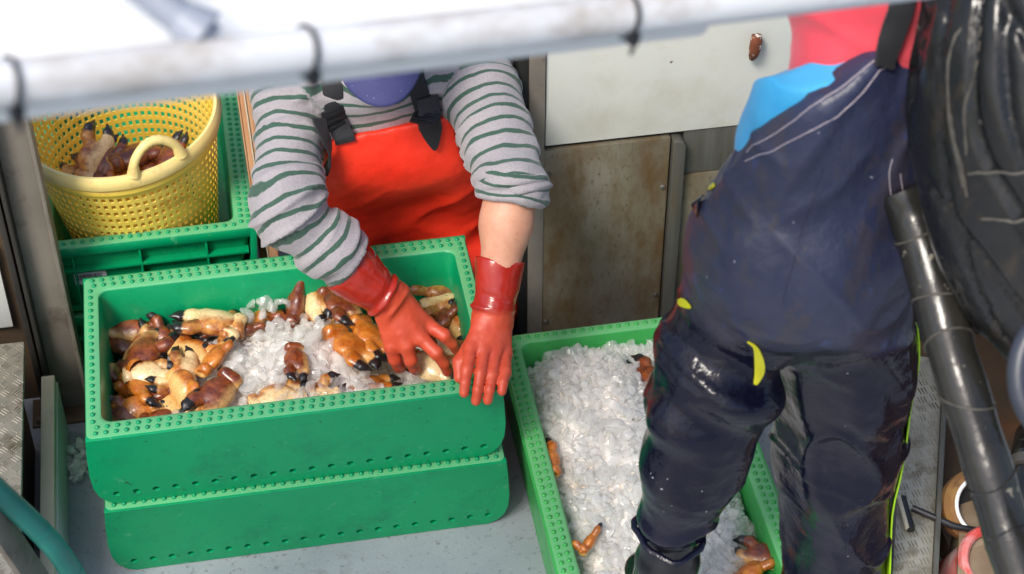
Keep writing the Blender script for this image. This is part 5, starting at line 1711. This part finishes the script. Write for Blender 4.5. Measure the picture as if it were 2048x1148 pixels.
pf = tag(empty("pipe_flange", (1.62, -0.34, 0.0)), "rusty yellow pipe flange on a tan bolted bracket at the lower right", "pipe flange")
Mb = Matrix.Rotation(math.atan2(dirv.y, dirv.x), 4, 'Z')
MB().box(-0.10, 0.22, 0.004, 0.075, 0.225, 0.240, Mb).build("bracket", M_tan, pf, 0.003)
MB().box(-0.10, 0.22, 0.010, 0.070, 0.0, 0.2245, Mb).build("pedestal", M_tan, pf, 0.003)
for t_ in (-0.075, 0.16):
    MB().lathe([(0, 0.010), (0.008, 0.010), (0.010, 0.006), (0.010, 0)], 8, Mb @ Matrix.Translation((t_, 0.022, 0.240))).build("bolt", M_bolt, pf)
Mf = Matrix.Translation((0.045, 0.010, 0.255)) @ Euler((R(38), R(10), 0)).to_matrix().to_4x4()
MB().lathe([(0.040, -0.06), (0.062, -0.055), (0.072, -0.02), (0.074, 0.0), (0.066, 0.012), (0.052, 0.014), (0.047, 0.008), (0.044, -0.05)], 40, Mf).build("flange_body", M_flange, pf)
MB().lathe([(0.0505, 0.0145), (0.0535, 0.0165), (0.0575, 0.0155), (0.058, 0.0135)], 40, Mf).build("white_lip", M_whiteraw, pf)
MB().lathe([(0.0, -0.03), (0.043, -0.03), (0.0438, -0.026)], 32, Mf).build("dark_bore", M_recess_shade, pf)  # black disc paints the shade inside the pipe

rw = tag(empty("painted_pipe_ring", (1.655, -0.45, 0.0)), "red and white painted pipe mouth below the rusty flange", "pipe")
Mr = Matrix.Translation((0.0, 0.0, 0.235)) @ Euler((R(24), R(4), 0)).to_matrix().to_4x4()
MB().lathe([(0.066, -0.20), (0.066, -0.01), (0.070, -0.008), (0.0725, 0.0), (0.069, 0.009), (0.058, 0.011), (0.053, 0.006), (0.052, -0.02)], 40, Mr).build("pipe_mouth", M_redwhite, rw)
MB().lathe([(0.0, -0.012), (0.0515, -0.012), (0.052, -0.008)], 32, Mr).build("pipe_plug", M_tan, rw)
MB().tube([(0, 0.05, 0.08), (0, 0.09, 0.03), (0, 0.11, 0.0)], 0.055, 20).build("pipe_leg", M_tan, rw)

th = tag(empty("tee_handle", (1.565, -0.345, 0.24)), "black tee handle with a cream grip beside the rusty flange", "handle")
MB().tube([(-0.030, 0.030, 0.020), (0.035, -0.020, 0.012), (0.08, -0.03, 0.0)], 0.0068, 10).build("stem", M_black, th)
MB().tube([(-0.040, 0.058, 0.020), (-0.050, -0.022, 0.020)], 0.0078, 12).build("cross_bar", M_black, th)
MB().tube([(-0.0475, 0.059, 0.0245), (-0.0575, -0.021, 0.0245)], 0.0044, 12).build("cream_grip", M_cream, th)
hs_ = tag(empty("black_hose", (1.73, -0.40, 0.0)), "thick black hose curling at the lower right corner", "hose")
MB().tube([(0.16, 0.30, 0.10), (0.10, 0.22, 0.26), (0.03, 0.10, 0.33), (-0.02, -0.02, 0.30), (-0.01, -0.12, 0.20), (0.05, -0.20, 0.08)], 0.034, 18).build("hose_wall", M_tube, hs_)
MB().tube([(0.028, 0.095, 0.33), (0.018, 0.075, 0.328)], 0.037, 18).build("hose_clip", M_bolt, hs_)
